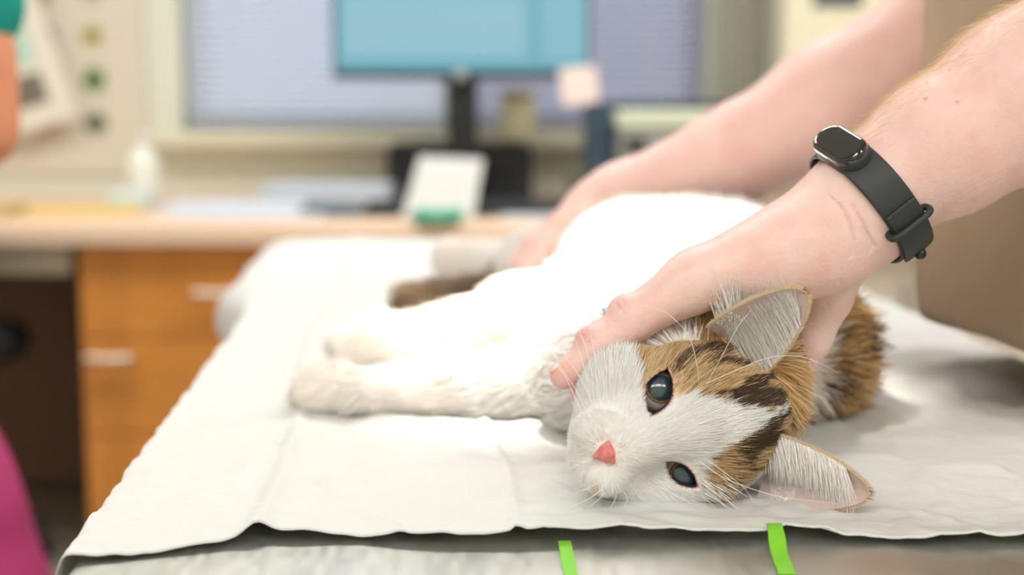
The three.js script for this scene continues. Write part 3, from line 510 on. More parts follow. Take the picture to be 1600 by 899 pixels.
console.log('cat body', headGeo.attributes.position.count, bodyGeo.attributes.position.count);

// eyes
for (const e of EYES) {
  const g = new THREE.SphereGeometry(ER, 96, 72).rotateX(Math.PI / 2); const gaze = V(e.s * 0.2, 0.24, 1).normalize(), inner = V(-e.s * 0.75, -0.62, 0.35).normalize(), q = new THREE.Quaternion().setFromUnitVectors(V(0, 0, 1), gaze); g.applyQuaternion(q);
  paint(g, (x, y, z, nx, ny, nz) => {
    const a = Math.acos(clamp(nx * gaze.x + ny * gaze.y + nz * gaze.z, -1, 1)) * 57.3; const rim = 0.5 + 0.5 * noise(nx * 30, ny * 30, nz * 30);
    if (a < 36) return lin(46, 66, 74); if (a < 37.5) return lin(30, 28, 24); if (a < 42) return mix3(lin(196, 142, 70), lin(150, 100, 48), rim); if (a < 44) return lin(70, 48, 38);
    return mix3(lin(196, 186, 204), lin(222, 206, 206), clamp((a - 44) / 14, 0, 1));
  });
  g.translate(...e.c).applyMatrix4(headM);
  part('eye', g, phys(S(255, 255, 255), 0.25, { vertexColors: true, clearcoat: 1, clearcoatRoughness: 0.02 }), cat, e.s < 0 ? 'wide dark grey blue eye, the upper one' : 'half closed dark grey blue eye near the pad');
}
// nose
{
  const N = [0, -0.0305, 0.0215];
  const tri = (x, y) => { const A = [0.0052, 0.0036], Bp = [0, -0.0046], ex = Bp[0] - A[0], ey = Bp[1] - A[1], L = Math.hypot(ex, ey); return smax(y - A[1], (x - A[0]) * -ey / L + (y - A[1]) * ex / L, 0.0022); };
  const f = (x, y, z) => { const X = Math.abs(x), Y = y - N[1], Z = z - N[2] - 0.25 * Y + 90 * X * X * 0.6; let d = smax(tri(X, Y) - 0.0006, Math.abs(Z) - 0.0034, 0.0032); d = smin(d, ball(X, Y, Z, [0, 0.0012, 0.001, 0.0032]), 0.003); d = smax(d, -cap(X, Y, Z, [0.0024, -0.0018, 0.0032, 0.0006], [0.0046, -0.0012, 0.0026, 0.0009]), 0.0012); return smax(d, -cap(X, Y, Z, [0, -0.001, 0.0046, 0.0003], [0, -0.006, 0.0036, 0.0004]), 0.001); };
  const g = surface(f, [-0.009, -0.039, 0.012], [0.009, -0.023, 0.03], 0.00035);
  paint(g, (x, y, z) => mix3(lin(228, 138, 134), lin(206, 108, 110), clamp(0.5 + fbm(x * 500, y * 500, z * 500), 0, 1)));
  part('nose', g.applyMatrix4(headM), phys(S(255, 255, 255), 0.5, { vertexColors: true }), cat, 'pink nose');
}
// ears: a cupped shell with an edge, hair inside
function earGeo(side) {
  const base = V(side * 0.0275, 0.0395, -0.030), tip = V(side * (side < 0 ? 0.0478 : 0.05), side < 0 ? 0.0805 : 0.0845, -0.013), ax = tip.clone().sub(base), H = ax.length(); ax.normalize();
  const face = V(side * (side < 0 ? 0.02 : 0.25), 0.0, 1).addScaledVector(ax, -V(side * (side < 0 ? 0.02 : 0.25), 0.0, 1).dot(ax)).normalize(), across = V().crossVectors(ax, face);
  const P = (u, v, off) => { const k = Math.pow(1 - Math.pow(u, 2.4), 0.58), w = 0.0178 * k * (1 - 0.1 * u), cup = 0.0125 * (1 - 0.85 * u) * (1 - v * v); return base.clone().addScaledVector(ax, H * u * (1 - 0.05 * v * v * (1 - u ** 4))).addScaledVector(across, w * v).addScaledVector(face, -cup + 0.004 - off + 0.004 * u); };
  const nu = 26, nv = 24, pos = [], idx = [], col = [];
  for (const [off, c0] of [[0, lin(232, 208, 204)], [0.0013, lin(226, 190, 140)]]) for (let i = 0; i <= nu; i++) for (let j = 0; j <= nv; j++) { const v = j / nv * 2 - 1, u = i / nu, p = P(u, v, off); pos.push(p.x, p.y, p.z); const rim = Math.max(sstep(0.92, 0.98, Math.abs(v)), sstep(0.955, 0.99, u)); col.push(...mix3(c0, lin(240, 214, 166), rim)); }
  const N = (nu + 1) * (nv + 1), at = (i, j, k) => k * N + i * (nv + 1) + j;
  for (let i = 0; i < nu; i++) for (let j = 0; j < nv; j++) { idx.push(at(i, j, 0), at(i, j + 1, 0), at(i + 1, j, 0), at(i, j + 1, 0), at(i + 1, j + 1, 0), at(i + 1, j, 0)); idx.push(at(i, j, 1), at(i + 1, j, 1), at(i, j + 1, 1), at(i, j + 1, 1), at(i + 1, j, 1), at(i + 1, j + 1, 1)); }
  for (let i = 0; i < nu; i++) for (const [j, f] of [[0, 0], [nv, 1]]) idx.push(...(f ? [at(i, j, 0), at(i, j, 1), at(i + 1, j, 0), at(i + 1, j, 0), at(i, j, 1), at(i + 1, j, 1)] : [at(i, j, 0), at(i + 1, j, 0), at(i, j, 1), at(i + 1, j, 0), at(i + 1, j, 1), at(i, j, 1)]));
  const g = new THREE.BufferGeometry(); g.setAttribute('position', new THREE.Float32BufferAttribute(pos, 3)); g.setAttribute('color', new THREE.Float32BufferAttribute(col, 3)); g.setIndex(idx); g.computeVertexNormals();
  return { g, P, face, across, ax };
}
const earHair = hairShape(0.0062, 0.34), rimHair = hairShape(0.022, 0.25);
for (const side of [-1, 1]) {
  const { g, P, face, across, ax } = earGeo(side), r = rng(40 + side);
  const m = part('ear', g.applyMatrix4(headM), phys(S(255, 255, 255), 0.8, { vertexColors: true, transmission: 0.25, thickness: 0, side: THREE.DoubleSide }), cat, side < 0 ? 'upright ear with white hair inside, in front of the hand' : 'ear lying flat on the pad');
  const H1 = new Hairs(), H2 = new Hairs(), med = side < 0 ? 1 : -1;      // long hair grows from the edge next to the crown and fans over the opening
  const sgn = Math.sign(across.x * side) || 1;                         // across pointing outwards?
  for (let i = 0; i < 2600; i++) {
    const u = Math.pow(r(), 1.2) * 0.78, v = -sgn * (0.98 - 1.2 * Math.pow(r(), 1.5)), p = P(u, v, -0.0002);
    const lean = V().addScaledVector(across, sgn * (0.75 + 0.3 * r())).addScaledVector(ax, 0.3 + 0.45 * r()).addScaledVector(face, 0.3 + 0.35 * r()).addScaledVector(V(1, 0, 0), -0.0).normalize();
    const up = turnWorld(V(-0.2, 0, 1).normalize()); H1.add(toWorld(p), turnWorld(lean), up, 0.011 + 0.013 * r() * (1 - 0.4 * u), mix3(WHITE, lin(226, 206, 190), r() * 0.7));
  }
  for (let i = 0; i < 260; i++) {                    // tuft at the outer root of the ear
    const p = P(0.1 + 0.22 * r(), sgn * (0.9 - 0.7 * r()), -0.0005), lean = V().addScaledVector(across, sgn * (0.5 + 0.5 * r())).addScaledVector(ax, 0.35 + 0.5 * r()).addScaledVector(face, 0.5 * r()).normalize();
    H1.add(toWorld(p), turnWorld(lean), turnWorld(V(-0.2, 0, 1).normalize()), 0.014 + 0.014 * r(), mix3(WHITE, lin(236, 220, 204), r() * 0.6));
  }
  for (let i = 0; i < 5200; i++) {                   // short hair on the rim and the back
    const u = r() * 0.99, edge = r() < 0.6, v = edge ? (r() < 0.5 ? -1 : 1) * (1 - 0.06 * r()) : r() * 2 - 1, p = P(u, v, edge ? 0.0013 * r() : 0.0013);
    const dir = V().addScaledVector(ax, 0.9).addScaledVector(across, (edge ? 0.45 * v : 0) + 0.2 * (r() - 0.5)).addScaledVector(face, edge ? 0.1 * (r() - 0.5) : -0.35).normalize();
    H2.add(toWorld(p), turnWorld(dir), turnWorld(face.clone().multiplyScalar(edge ? 1 : -1)), edge ? 0.001 + 0.0018 * r() : 0.002 + 0.002 * r(), edge ? mix3(lin(246, 230, 198), lin(228, 196, 146), r()) : mix3(GOLD, lin(232, 200, 152), r()));
  }
  H1.build('inner_hair', earHair, m, 'long white hair inside the ear'); H2.build('rim_hair', rimHair, m);
}
// fur
{
  const short = new Hairs(), mid = new Hairs(), long = new Hairs(), r = rng(7), pick = sampler(headLocalGeo, r), NOSE = V(0, -0.03, 0.022);
  for (let i = 0; i < 215000; i++) {
    const [p, n] = pick(); if (p.z < -0.07) continue; let skip = false;
    for (const e of EYES) if (p.z > e.c[2] && almond(e, p.x, p.y) < 0.0006) skip = true;
    const dn = p.distanceTo(NOSE); if (dn < 0.0042 + 0.0012 * r()) skip = true; if (skip) continue;
    const w = toWorld(p); if (w.y < FLOOR + 0.0006 && r() < 0.85) continue;
    const flow = p.clone().sub(NOSE); flow.z -= 0.006; const ax = Math.abs(p.x);
    if (p.y > 0.0) flow.add(V(Math.sign(p.x) * 0.25 * ax, 0.012, 0));
    flow.x += 0.006 * noise(p.x * 220, p.y * 220, p.z * 220 + 5); flow.y += 0.006 * noise(p.x * 220 + 9, p.y * 220, p.z * 220);
    const t = flow.addScaledVector(n, -flow.dot(n)).normalize(); t.add(V(r() - 0.5, r() - 0.5, r() - 0.5).multiplyScalar(0.28)); t.addScaledVector(n, -t.dot(n)).normalize();
    let len = 0.0026 + 0.0042 * sstep(0.006, 0.03, dn) + 0.002 * sstep(0.03, 0.06, dn) + 0.006 * sstep(0.022, 0.036, ax) * sstep(0.02, -0.01, p.y) + 0.005 * sstep(-0.02, -0.05, p.z);
    for (const e of EYES) { const a = almond(e, p.x, p.y); if (p.z > e.c[2]) len *= mix(0.45, 1, sstep(0.0005, 0.006, a)); }
    len *= 0.7 + 0.6 * r(); const lift = 0.2 + 0.28 * r() + 0.2 * sstep(0.02, 0.008, dn);
    const dir = t.multiplyScalar(Math.cos(lift)).addScaledVector(n, Math.sin(lift)).normalize(), c = headColor(p, r), k = 0.86 + 0.16 * r();
    const wd = turnWorld(dir), wn = turnWorld(n); const q = w.clone().addScaledVector(wd, len); if (q.y < FLOOR - 0.0005) { wd.y = Math.max(wd.y, (FLOOR - w.y) / len + 0.02); wd.normalize(); }
    (len < 0.0062 ? short : mid).add(w.addScaledVector(wn, -0.0003), wd, wn, len, [c[0] * k, c[1] * k, c[2] * k]);
  }
  // tufts of paler hair over the brow of the lower eye and cheek
  for (let i = 0; i < 110; i++) { const p = V(0.019 + 0.014 * r(), 0.007 + 0.012 * r(), -0.004 - 0.006 * r()), d = V(0.75 + 0.3 * r(), 0.55 + 0.4 * r(), 0.3 * r()).normalize(), n = V(0.2, 0.2, 1).normalize(); const w = toWorld(p), wd = turnWorld(d); const L = 0.008 + 0.009 * r(); if (w.y + wd.y * L < FLOOR) continue; mid.add(w, wd, turnWorld(n), L, r() < 0.7 ? mix3(WHITE, CREAMW, r()) : BROWN); }
  const pickB = sampler(bodyGeo, rng(8));
  for (let i = 0; i < 165000; i++) {
    const [p, n] = pickB(); if (p.y < FLOOR + 0.001) continue; if (headWorld(p.x, p.y, p.z) < -0.004) continue;
    const leg = Math.min(chain(p.x, p.y, p.z, BODY.foreA), chain(p.x, p.y, p.z, BODY.foreB), chain(p.x, p.y, p.z, BODY.pawA), chain(p.x, p.y, p.z, BODY.pawB)) < 0.003 && p.x < 0.03;
    const hind = p.z < -1.25 && p.x < 0.06, isTail = chain(p.x, p.y, p.z, BODY.tail) < 0.006;
    const f = leg ? V(-1, -0.15, -0.1) : isTail ? V(-1, 0, 0.1) : hind ? V(-0.3, -0.1, -1) : V((0.12 - p.x) * -3.5, -0.3, -0.75);
    f.x += 0.5 * noise(p.x * 40, p.y * 40, p.z * 40); f.y += 0.5 * noise(p.x * 40 + 5, p.y * 40, p.z * 40); f.addScaledVector(n, -f.dot(n)).normalize(); f.add(V(r() - 0.5, r() - 0.5, r() - 0.5).multiplyScalar(0.5)).normalize();
    let len = leg ? 0.010 + 0.010 * sstep(-0.06, 0.02, p.x) : isTail ? 0.02 : hind ? 0.01 : 0.017 + 0.01 * sstep(0.15, 0.2, p.x); len *= 0.65 + 0.7 * r(); const lift = 0.25 + 0.4 * r();
    const d = f.multiplyScalar(Math.cos(lift)).addScaledVector(n, Math.sin(lift)).normalize(); if (p.y + d.y * len < FLOOR) { d.y = (FLOOR - p.y) / len + 0.03; d.normalize(); }
    const c = bodyColor(p.x, p.y, p.z, r), k = 0.88 + 0.14 * r(); (len < 0.012 ? mid : long).add(p.addScaledVector(n, -0.0008), d, n, len, [c[0] * k, c[1] * k, c[2] * k]);
  }
  short.build('fur', hairShape(0.019, 0.3), cat, 'short fur of the face'); mid.build('fur', hairShape(0.0115, 0.3), cat, 'fur of head and legs'); long.build('fur', hairShape(0.0155, 0.35), cat, 'long fur of the body');
  console.log('hairs', short.c.length / 3, mid.c.length / 3, long.c.length / 3);
}
// whiskers and brow hairs, each a part
const WH = [
  [[-0.0194, 0.0194, -0.001], [-0.0271, 0.0202, 0.012], [-0.0421, 0.0195, 0.018], [-0.0548, 0.0119, 0.018], [-0.0593, 0.0046, 0.014]], [[-0.0175, 0.0227, -0.002], [-0.0273, 0.0310, 0.010], [-0.0402, 0.0430, 0.014], [-0.0452, 0.0500, 0.012]],
  [[-0.0177, 0.0221, -0.002], [-0.0211, 0.0388, 0.010], [-0.0225, 0.0537, 0.014], [-0.0190, 0.0666, 0.016], [-0.0084, 0.0799, 0.014]], [[0.0169, 0.0112, 0], [0.0246, 0.0186, 0.010], [0.0379, 0.0387, 0.012], [0.0483, 0.0643, 0.010]],
  [[0.0152, 0.0132, 0], [0.0235, 0.0205, 0.012], [0.0314, 0.0263, 0.016], [0.0385, 0.0285, 0.016]], [[-0.016, -0.0285, 0.008], [-0.0399, -0.0334, 0.020], [-0.0559, -0.0402, 0.024], [-0.0686, -0.0462, 0.024]],
  [[-0.016, -0.0310, 0.009], [-0.0404, -0.0292, 0.020], [-0.0596, -0.0303, 0.024], [-0.0766, -0.0314, 0.022]], [[-0.0165, -0.0280, 0.008], [-0.0405, -0.0238, 0.020], [-0.0588, -0.0214, 0.022], [-0.0795, -0.0164, 0.020]],
  [[-0.0150, -0.0330, 0.011], [-0.0344, -0.0365, 0.018], [-0.0494, -0.0451, 0.020], [-0.0547, -0.0506, 0.018]], [[-0.0165, -0.0300, 0.009], [-0.0442, -0.0260, 0.020], [-0.0635, -0.0271, 0.022], [-0.0767, -0.0235, 0.020]],
  [[-0.0160, -0.0350, 0.011], [-0.0380, -0.0385, 0.018], [-0.0600, -0.0430, 0.022], [-0.0720, -0.0480, 0.020]],
  [[0.0140, -0.0322, 0.012], [0.0169, -0.0393, 0.018], [0.0185, -0.0460, 0.020], [0.0191, -0.0509, 0.018]], [[0.0150, -0.0309, 0.012], [0.0193, -0.0383, 0.018], [0.0214, -0.0436, 0.020]],
  [[0.0165, -0.0297, 0.010], [0.0213, -0.0310, 0.014], [0.0248, -0.0345, 0.014]], [[0.0174, -0.0272, 0.008], [0.0235, -0.0262, 0.012], [0.0266, -0.0289, 0.012]], [[0.0113, -0.0340, 0.018], [0.0131, -0.0414, 0.020], [0.0136, -0.0478, 0.020]],
];
const whiskerMat = std(S(250, 248, 244), 0.4);
for (const w of WH) {
  const c = new THREE.CatmullRomCurve3(w.map((p) => toWorld(V(...p)))), g = new THREE.TubeGeometry(c, 30, 0.00017, 6), p = g.attributes.position, v = V();
  for (let i = 0; i <= 30; i++) { const a = c.getPointAt(i / 30), k = 1 - 0.7 * i / 30; for (let j = 0; j <= 6; j++) { const q = i * 7 + j; v.fromBufferAttribute(p, q).sub(a).multiplyScalar(k).add(a); p.setXYZ(q, v.x, Math.max(v.y, FLOOR + 0.0005), v.z); } }
  part('whisker', g, whiskerMat, cat);
}
console.log('cat done');
// ------------------------------------------------------------------ people
const skinTex = dataTexture(256, (u, v) => 0.5 + 0.5 * (tileNoise(u, v, 96, 31) - 0.5) + 0.35 * (tileNoise(u, v, 48, 32) - 0.5));
const skinMat = (o = {}) => phys(S(255, 255, 255), 0.52, { vertexColors: true, bumpMap: skinTex, bumpScale: 0.00025, sheen: 0.15, sheenRoughness: 0.6, ...o });
function skinTone(base, flush, spots) { return (x, y, z) => { let c = mix3(base, flush, clamp(0.42 + 0.55 * fbm(x * 60, y * 60, z * 60) + 0.3 * fbm(x * 260, y * 260, z * 260), 0, 1)); if (spots) for (const [p, r, k, col] of spots) { const d = Math.hypot(x - p[0], y - p[1], z - p[2]); if (d < r) c = mix3(c, col || flush, k * sstep(r, r * 0.3, d)); } return c; }; }
function clothSDF(f, amp, freq) { return (x, y, z) => f(x, y, z) - amp * fbm(x * freq, y * freq * 0.6, z * freq); }
// a head of its own axes: y up, z towards the face
function headShape(m) {
  const inv = m.clone().invert(), q = V();
  const f = (X, Y, Z) => { q.set(X, Y, Z).applyMatrix4(inv); const x = Math.abs(q.x), y = q.y, z = q.z; let d = ell(x, y, z, [0, 0.03, -0.012], [0.077, 0.098, 0.098]); d = smin(d, ell(x, y, z, [0, -0.05, 0.025], [0.055, 0.065, 0.062]), 0.03); d = smin(d, cap(x, y, z, [0, 0.012, 0.085, 0.01], [0, -0.03, 0.105, 0.013]), 0.012); d = smin(d, ball(x, y, z, [0.012, -0.033, 0.094, 0.009]), 0.008); d = smax(d, -ball(x, y, z, [0.032, 0.012, 0.098, 0.018]), 0.014); d = smin(d, ell(x, y, z, [0, -0.064, 0.086], [0.022, 0.008, 0.008]), 0.006); d = smax(d, -cap(x, y, z, [0, -0.064, 0.097, 0.0016], [0.02, -0.064, 0.088, 0.0012]), 0.003); d = smin(d, ell(x, y, z, [0.08, -0.002, -0.012], [0.009, 0.03, 0.019]), 0.006); d = smin(d, ball(x, y, z, [0, -0.103, 0.07, 0.014]), 0.02); return d; };
  const hair = (X, Y, Z) => { q.set(X, Y, Z).applyMatrix4(inv); const x = q.x, y = q.y, z = q.z; const d = ell(x, y, z, [0, 0.034, -0.018], [0.084, 0.104, 0.104]) - 0.003 * fbm(x * 60, y * 60, z * 60); return smax(d, Math.max(0.6 * (z - 0.045) - 0.35 * (y - 0.05) + 0.004, -y - 0.06 + 0.3 * z), 0.012); };
  return { f, hair };
}
function addFace(body, m) {
  for (const s of [-1, 1]) {
    const e = new THREE.SphereGeometry(0.0122, 32, 24).rotateX(Math.PI / 2); paint(e, (x, y, z, a, b, c) => c > 0.97 ? lin(16, 14, 14) : c > 0.86 ? lin(98, 118, 122) : lin(232, 228, 222)); part('eye', e.translate(s * 0.032, 0.012, 0.08).applyMatrix4(m), phys(S(255, 255, 255), 0.2, { vertexColors: true, clearcoat: 1 }), body);
  }
}

// --- person in the brown shirt: arms, hands
const W5 = [0.1705, 0.9875, -0.6935, 0.0225];
const HAND = {
  palm: [[[0.1705, 0.9875, -0.6935, 0.0225], [0.0885, 0.9556, -0.6842, 0.0135]], [[0.1729, 0.9898, -0.7039, 0.0215], [0.0918, 0.9542, -0.7022, 0.0135]], [[0.1754, 0.9906, -0.7141, 0.0215], [0.0949, 0.9518, -0.7210, 0.0135]], [[0.1771, 0.9895, -0.7211, 0.0205], [0.1009, 0.9482, -0.7407, 0.0135]], [[0.1553, 0.9679, -0.6889, 0.0185], [0.1211, 0.9556, -0.6872, 0.0155]]],
  fingers: [
    [[0.0885, 0.9556, -0.6842, 0.0135], [0.0582, 0.9375, -0.6797, 0.0108], [0.0414, 0.9235, -0.6768, 0.0090], [0.0250, 0.9110, -0.6741, 0.0068]],
    [[0.0918, 0.9542, -0.7022, 0.0135], [0.0438, 0.9227, -0.6959, 0.0104], [0.0359, 0.9075, -0.6878, 0.009], [0.0380, 0.8936, -0.6778, 0.0076]],
    [[0.0949, 0.9518, -0.7210, 0.0135], [0.0475, 0.9198, -0.7177, 0.0105], [0.0374, 0.9032, -0.7094, 0.009], [0.0385, 0.8892, -0.6974, 0.008]],
    [[0.1009, 0.9482, -0.7407, 0.0135], [0.0523, 0.9177, -0.7396, 0.0105], [0.0403, 0.9001, -0.7332, 0.009], [0.0415, 0.8852, -0.7231, 0.008]]],
  thumb: [[0.1620, 0.9646, -0.7157, 0.0185], [0.1599, 0.9446, -0.7180, 0.0138], [0.1518, 0.9227, -0.7201, 0.0122], [0.1439, 0.9022, -0.7224, 0.0095]],
  arm: [[0.1717, 0.9886, -0.6987, 0.0235], [0.1802, 1.0005, -0.7003, 0.0245], [0.2111, 1.0192, -0.7029, 0.032], [0.2538, 1.0448, -0.7060, 0.0395], [0.320, 1.088, -0.69, 0.046], [0.46, 1.38, -0.72, 0.058]],
};
const KN = [[0.0582, 0.9375, -0.6797], [0.0414, 0.9235, -0.6768]];
function crease(x, y, z, a, b, r) { return cap(x, y, z, [...a, r], [...b, r]); }
function nearArm(x, y, z) {
  let d = 1e9; for (const [a, b] of HAND.palm) d = smin(d, cap(x, y, z, a, b), 0.012);
  let arm = 1e9; for (let i = 0; i + 1 < HAND.arm.length; i++) { const zz = i < 3 ? z - clamp(z + 0.702, -0.005, 0.003) + 0 : z; arm = smin(arm, cap(x, y, i < 3 ? zz : z, HAND.arm[i], HAND.arm[i + 1]), 0.012); }
  d = smin(d, arm, 0.016);
  let th = 1e9; for (let i = 0; i < 3; i++) th = smin(th, cap(x, y, z, HAND.thumb[i], HAND.thumb[i + 1]), 0.004); d = smin(d, th, 0.016);
  let fi = 1e9; for (const F of HAND.fingers) { let f = 1e9; for (let i = 0; i < 3; i++) f = smin(f, cap(x, y, z, F[i], F[i + 1]), 0.003); fi = smin(fi, f, 0.0022); }
  d = smin(d, fi, 0.01);
  for (const k of KN) d = smin(d, ball(x, y, z, [k[0] - 0.0045, k[1] + 0.005, k[2] + 0.001, 0.0062]), 0.006);       // knuckle pads
  for (const [a, b] of WRISTC) if (Math.abs(x - a[0]) < 0.01 && Math.abs(z - a[2]) < 0.008) d = smax(d, -cap(x, y, z, a, b), 0.002);
  for (const [a, b] of KCREASE) if (Math.abs(x - a[0]) < 0.008 && Math.abs(z - a[2]) < 0.015) d = smax(d, -cap(x, y, z, a, b), 0.0014);
  return d;
}
let WRISTC = [], KCREASE = [];
function onSkin(f, p, dir) { const q = [...p]; for (let i = 0; i < 60; i++) { const d = f(...q); q[0] += dir[0] * d * 0.9; q[1] += dir[1] * d * 0.9; q[2] += dir[2] * d * 0.9; if (Math.abs(d) < 1e-5) break; } return q; }
{ // creases follow the skin: start outside, facing the near side of the wrist, and come in
  const into = [0, 0, -1], at = (x, y) => onSkin(nearArm, [x, y, -0.62], into), up = (x, y, z) => onSkin(nearArm, [x - 0.012, y + 0.016, z + 0.014], [0.491, -0.655, -0.573]);
  const W = [], curve = (pts, r) => { for (let i = 0; i + 1 < pts.length; i++) W.push([[...at(...pts[i]), r], [...at(...pts[i + 1]), r]]); };
  curve([[0.1495, 0.999], [0.1545, 0.993], [0.158, 0.986], [0.1605, 0.978], [0.1610, 0.970]], 0.00035); curve([[0.1600, 0.993], [0.1640, 0.986], [0.1675, 0.979], [0.1720, 0.974]], 0.0003); curve([[0.1655, 0.983], [0.1690, 0.977], [0.1700, 0.972]], 0.0003);
  const K = []; for (const [kx, ky, kz] of KN) for (const s of [-0.002, 0.0012]) { const ox = kx - 0.77 * s, oy = ky - 0.6 * s; const a = up(ox, oy, kz + 0.006 - Math.abs(s) * 0.4), b = up(ox - 0.0006, oy + 0.0004, kz - 0.003); K.push([[...a, 0.00025], [...b, 0.00025]]); }
  WRISTC = W; KCREASE = K;
}
const FAR = {
  arm: [[0.44, 1.38, -1.12, 0.06], [0.3336, 1.0836, -1.1051, 0.053], [0.2486, 1.0374, -1.1140, 0.048], [0.1764, 0.9998, -1.1241, 0.036], [0.0872, 0.9609, -1.1390, 0.028], [0.0670, 0.9503, -1.1426, 0.026]],
  fingers: [[[0.0670, 0.9503, -1.1426, 0.022], [0.0483, 0.9414, -1.1263, 0.014], [0.0254, 0.9240, -1.1219, 0.0105], [0.0142, 0.9112, -1.1222, 0.009], [0.0112, 0.8986, -1.1205, 0.008]], [[0.0670, 0.9503, -1.1426, 0.022], [0.0440, 0.9411, -1.1464, 0.014], [0.0197, 0.9240, -1.1461, 0.0105], [0.0078, 0.9098, -1.1472, 0.009], [0.0062, 0.8964, -1.1454, 0.008]], [[0.0670, 0.9503, -1.1426, 0.022], [0.0448, 0.9404, -1.1665, 0.014], [0.0185, 0.9242, -1.1694, 0.0105], [0.0064, 0.9105, -1.1726, 0.009], [0.0042, 0.8974, -1.1708, 0.008]], [[0.0670, 0.9503, -1.1500, 0.02], [0.05, 0.94, -1.184, 0.0135], [0.026, 0.924, -1.192, 0.0095], [0.015, 0.912, -1.196, 0.0085], [0.012, 0.902, -1.195, 0.0075]], [[0.072, 0.950, -1.13, 0.02], [0.0655, 0.9448, -1.1166, 0.016], [0.0495, 0.9295, -1.0944, 0.0125], [0.0394, 0.9153, -1.0874, 0.0105], [0.0353, 0.9038, -1.0808, 0.009]]],
};
function farArm(x, y, z) { let d = 1e9; for (let i = 0; i + 1 < FAR.arm.length; i++) d = smin(d, cap(x, y, z, FAR.arm[i], FAR.arm[i + 1]), 0.016); let f = 1e9; for (const F of FAR.fingers) { let q = 1e9; for (let i = 0; i < 4; i++) q = smin(q, cap(x, y, z, F[i], F[i + 1]), 0.004); f = smin(f, q, 0.003); } return smin(d, f, 0.01); }
{
  const body = thing('person', 'person in a brown shirt holding the cat with both hands', 'person');
  const hm = new THREE.Matrix4().makeRotationFromEuler(new THREE.Euler(0.55, -Math.PI / 2, 0, 'YXZ')).setPosition(0.33, 1.64, -0.92), { f: hf, hair } = headShape(hm);
  const trunk = (x, y, z) => { let d = chain(x, y, z, [[0.62, 0.92, -0.91, 0.13], [0.44, 1.03, -0.91, 0.13], [0.43, 1.28, -0.91, 0.145], [0.43, 1.36, -0.91, 0.12]]); d = smin(d, cap(x, y, z, [0.45, 1.38, -0.74, 0.062], [0.45, 1.38, -1.1, 0.062]), 0.06); return smin(d, cap(x, y, z, [0.42, 1.42, -0.91, 0.06], [0.355, 1.57, -0.915, 0.055]), 0.03); };
  const legs = (x, y, z) => { const a = chain(x, y, z, [[0.63, 0.9, -0.99, 0.1], [0.6, 0.5, -1.01, 0.07], [0.64, 0.1, -1.01, 0.045]]), b = chain(x, y, z, [[0.63, 0.9, -0.83, 0.1], [0.62, 0.5, -0.8, 0.07], [0.66, 0.1, -0.79, 0.045]]); return smin(a, b, 0.03); };
  const core = (x, y, z) => smin(smin(trunk(x, y, z), hf(x, y, z), 0.02), legs(x, y, z), 0.04);
  const base = lin(241, 208, 200), flush = lin(234, 184, 176), red = lin(222, 142, 136);
  const spots = [...KN.map((k) => [[k[0] - 0.006, k[1] + 0.007, k[2] + 0.003], 0.008, 0.5, red]), [[0.025, 0.911, -0.672], 0.012, 0.45, red], [[0.037, 0.897, -0.685], 0.02, 0.5, red], [onSkin(nearArm, [0.196, 1.0434, -0.6], [0, 0, -1]), 0.0013, 0.8, lin(200, 120, 96)], [onSkin(nearArm, [0.209, 1.0419, -0.6], [0, 0, -1]), 0.0014, 0.8, lin(206, 112, 96)]];
  const g1 = paint(surface(nearArm, [0.005, 0.875, -0.79], [0.335, 1.16, -0.625], 0.0014), skinTone(base, flush, spots));
  const g1b = paint(surface(nearArm, [0.26, 1.02, -0.8], [0.53, 1.45, -0.63], 0.005), skinTone(base, flush));
  const g2 = paint(surface(farArm, [-0.02, 0.88, -1.23], [0.42, 1.16, -1.04], 0.003), skinTone(base, flush));
  const g3 = paint(surface(core, [0.2, 0.05, -1.2], [0.78, 1.8, -0.62], 0.0085), skinTone(base, flush));
  const arms = mergeGeometries([g1, g1b, g2, g3]); planarUV(arms, (x, y, z) => [(x * 0.8 + y * 0.6) * 9, (y * 0.8 - x * 0.6 + z * 0.7) * 9]);
  part('body', arms, skinMat(), body);
  // shirt
  const folds = (x, y, z) => 0.006 * fbm(x * 9, y * 5, z * 11) + 0.004 * Math.sin(z * 55 + 4 * fbm(x * 5, y * 4, z * 5)) * sstep(1.15, 0.9, y);
  const shirt = (x, y, z) => { let d = chain(x, y, z, [[0.425, 0.72, -0.905, 0.152], [0.415, 1.0, -0.905, 0.153], [0.425, 1.28, -0.91, 0.158], [0.43, 1.36, -0.91, 0.132]]); d = smin(d, cap(x, y, z, [0.56, 0.98, -0.91, 0.12], [0.46, 1.2, -0.91, 0.14]), 0.06); d = smin(d, cap(x, y, z, [0.45, 1.38, -0.74, 0.075], [0.45, 1.38, -1.1, 0.075]), 0.06); let s = Math.min(cap(x, y, z, [0.455, 1.38, -0.72, 0.076], [0.385, 1.24, -0.70, 0.07]), cap(x, y, z, [0.45, 1.38, -1.11, 0.076], [0.385, 1.23, -1.11, 0.07])); d = smin(d, s, 0.03); d -= folds(x, y, z); d -= 0.0022 * Math.exp(-(((z + 0.862) / 0.005) ** 2)) * sstep(0.36, 0.32, x); d = smax(d, TT + 0.042 + 0.28 * (0.3 - x) - y + 0.006 * noise(x * 20, 0, z * 20), 0.006); return smax(d, -(cap(x, y, z, [0.42, 1.4, -0.91, 0.066], [0.34, 1.62, -0.915, 0.075])), 0.006); };
  const sg = surface(shirt, [0.2, TT, -1.23], [0.72, 1.5, -0.6], 0.006); planarUV(sg, (x, y, z) => [(z + x) * 14, y * 14]);
  const weave = dataTexture(128, (u, v) => 0.5 + 0.25 * Math.sin(u * 201) * Math.sin(v * 201) + 0.3 * (tileNoise(u, v, 32, 61) - 0.5));
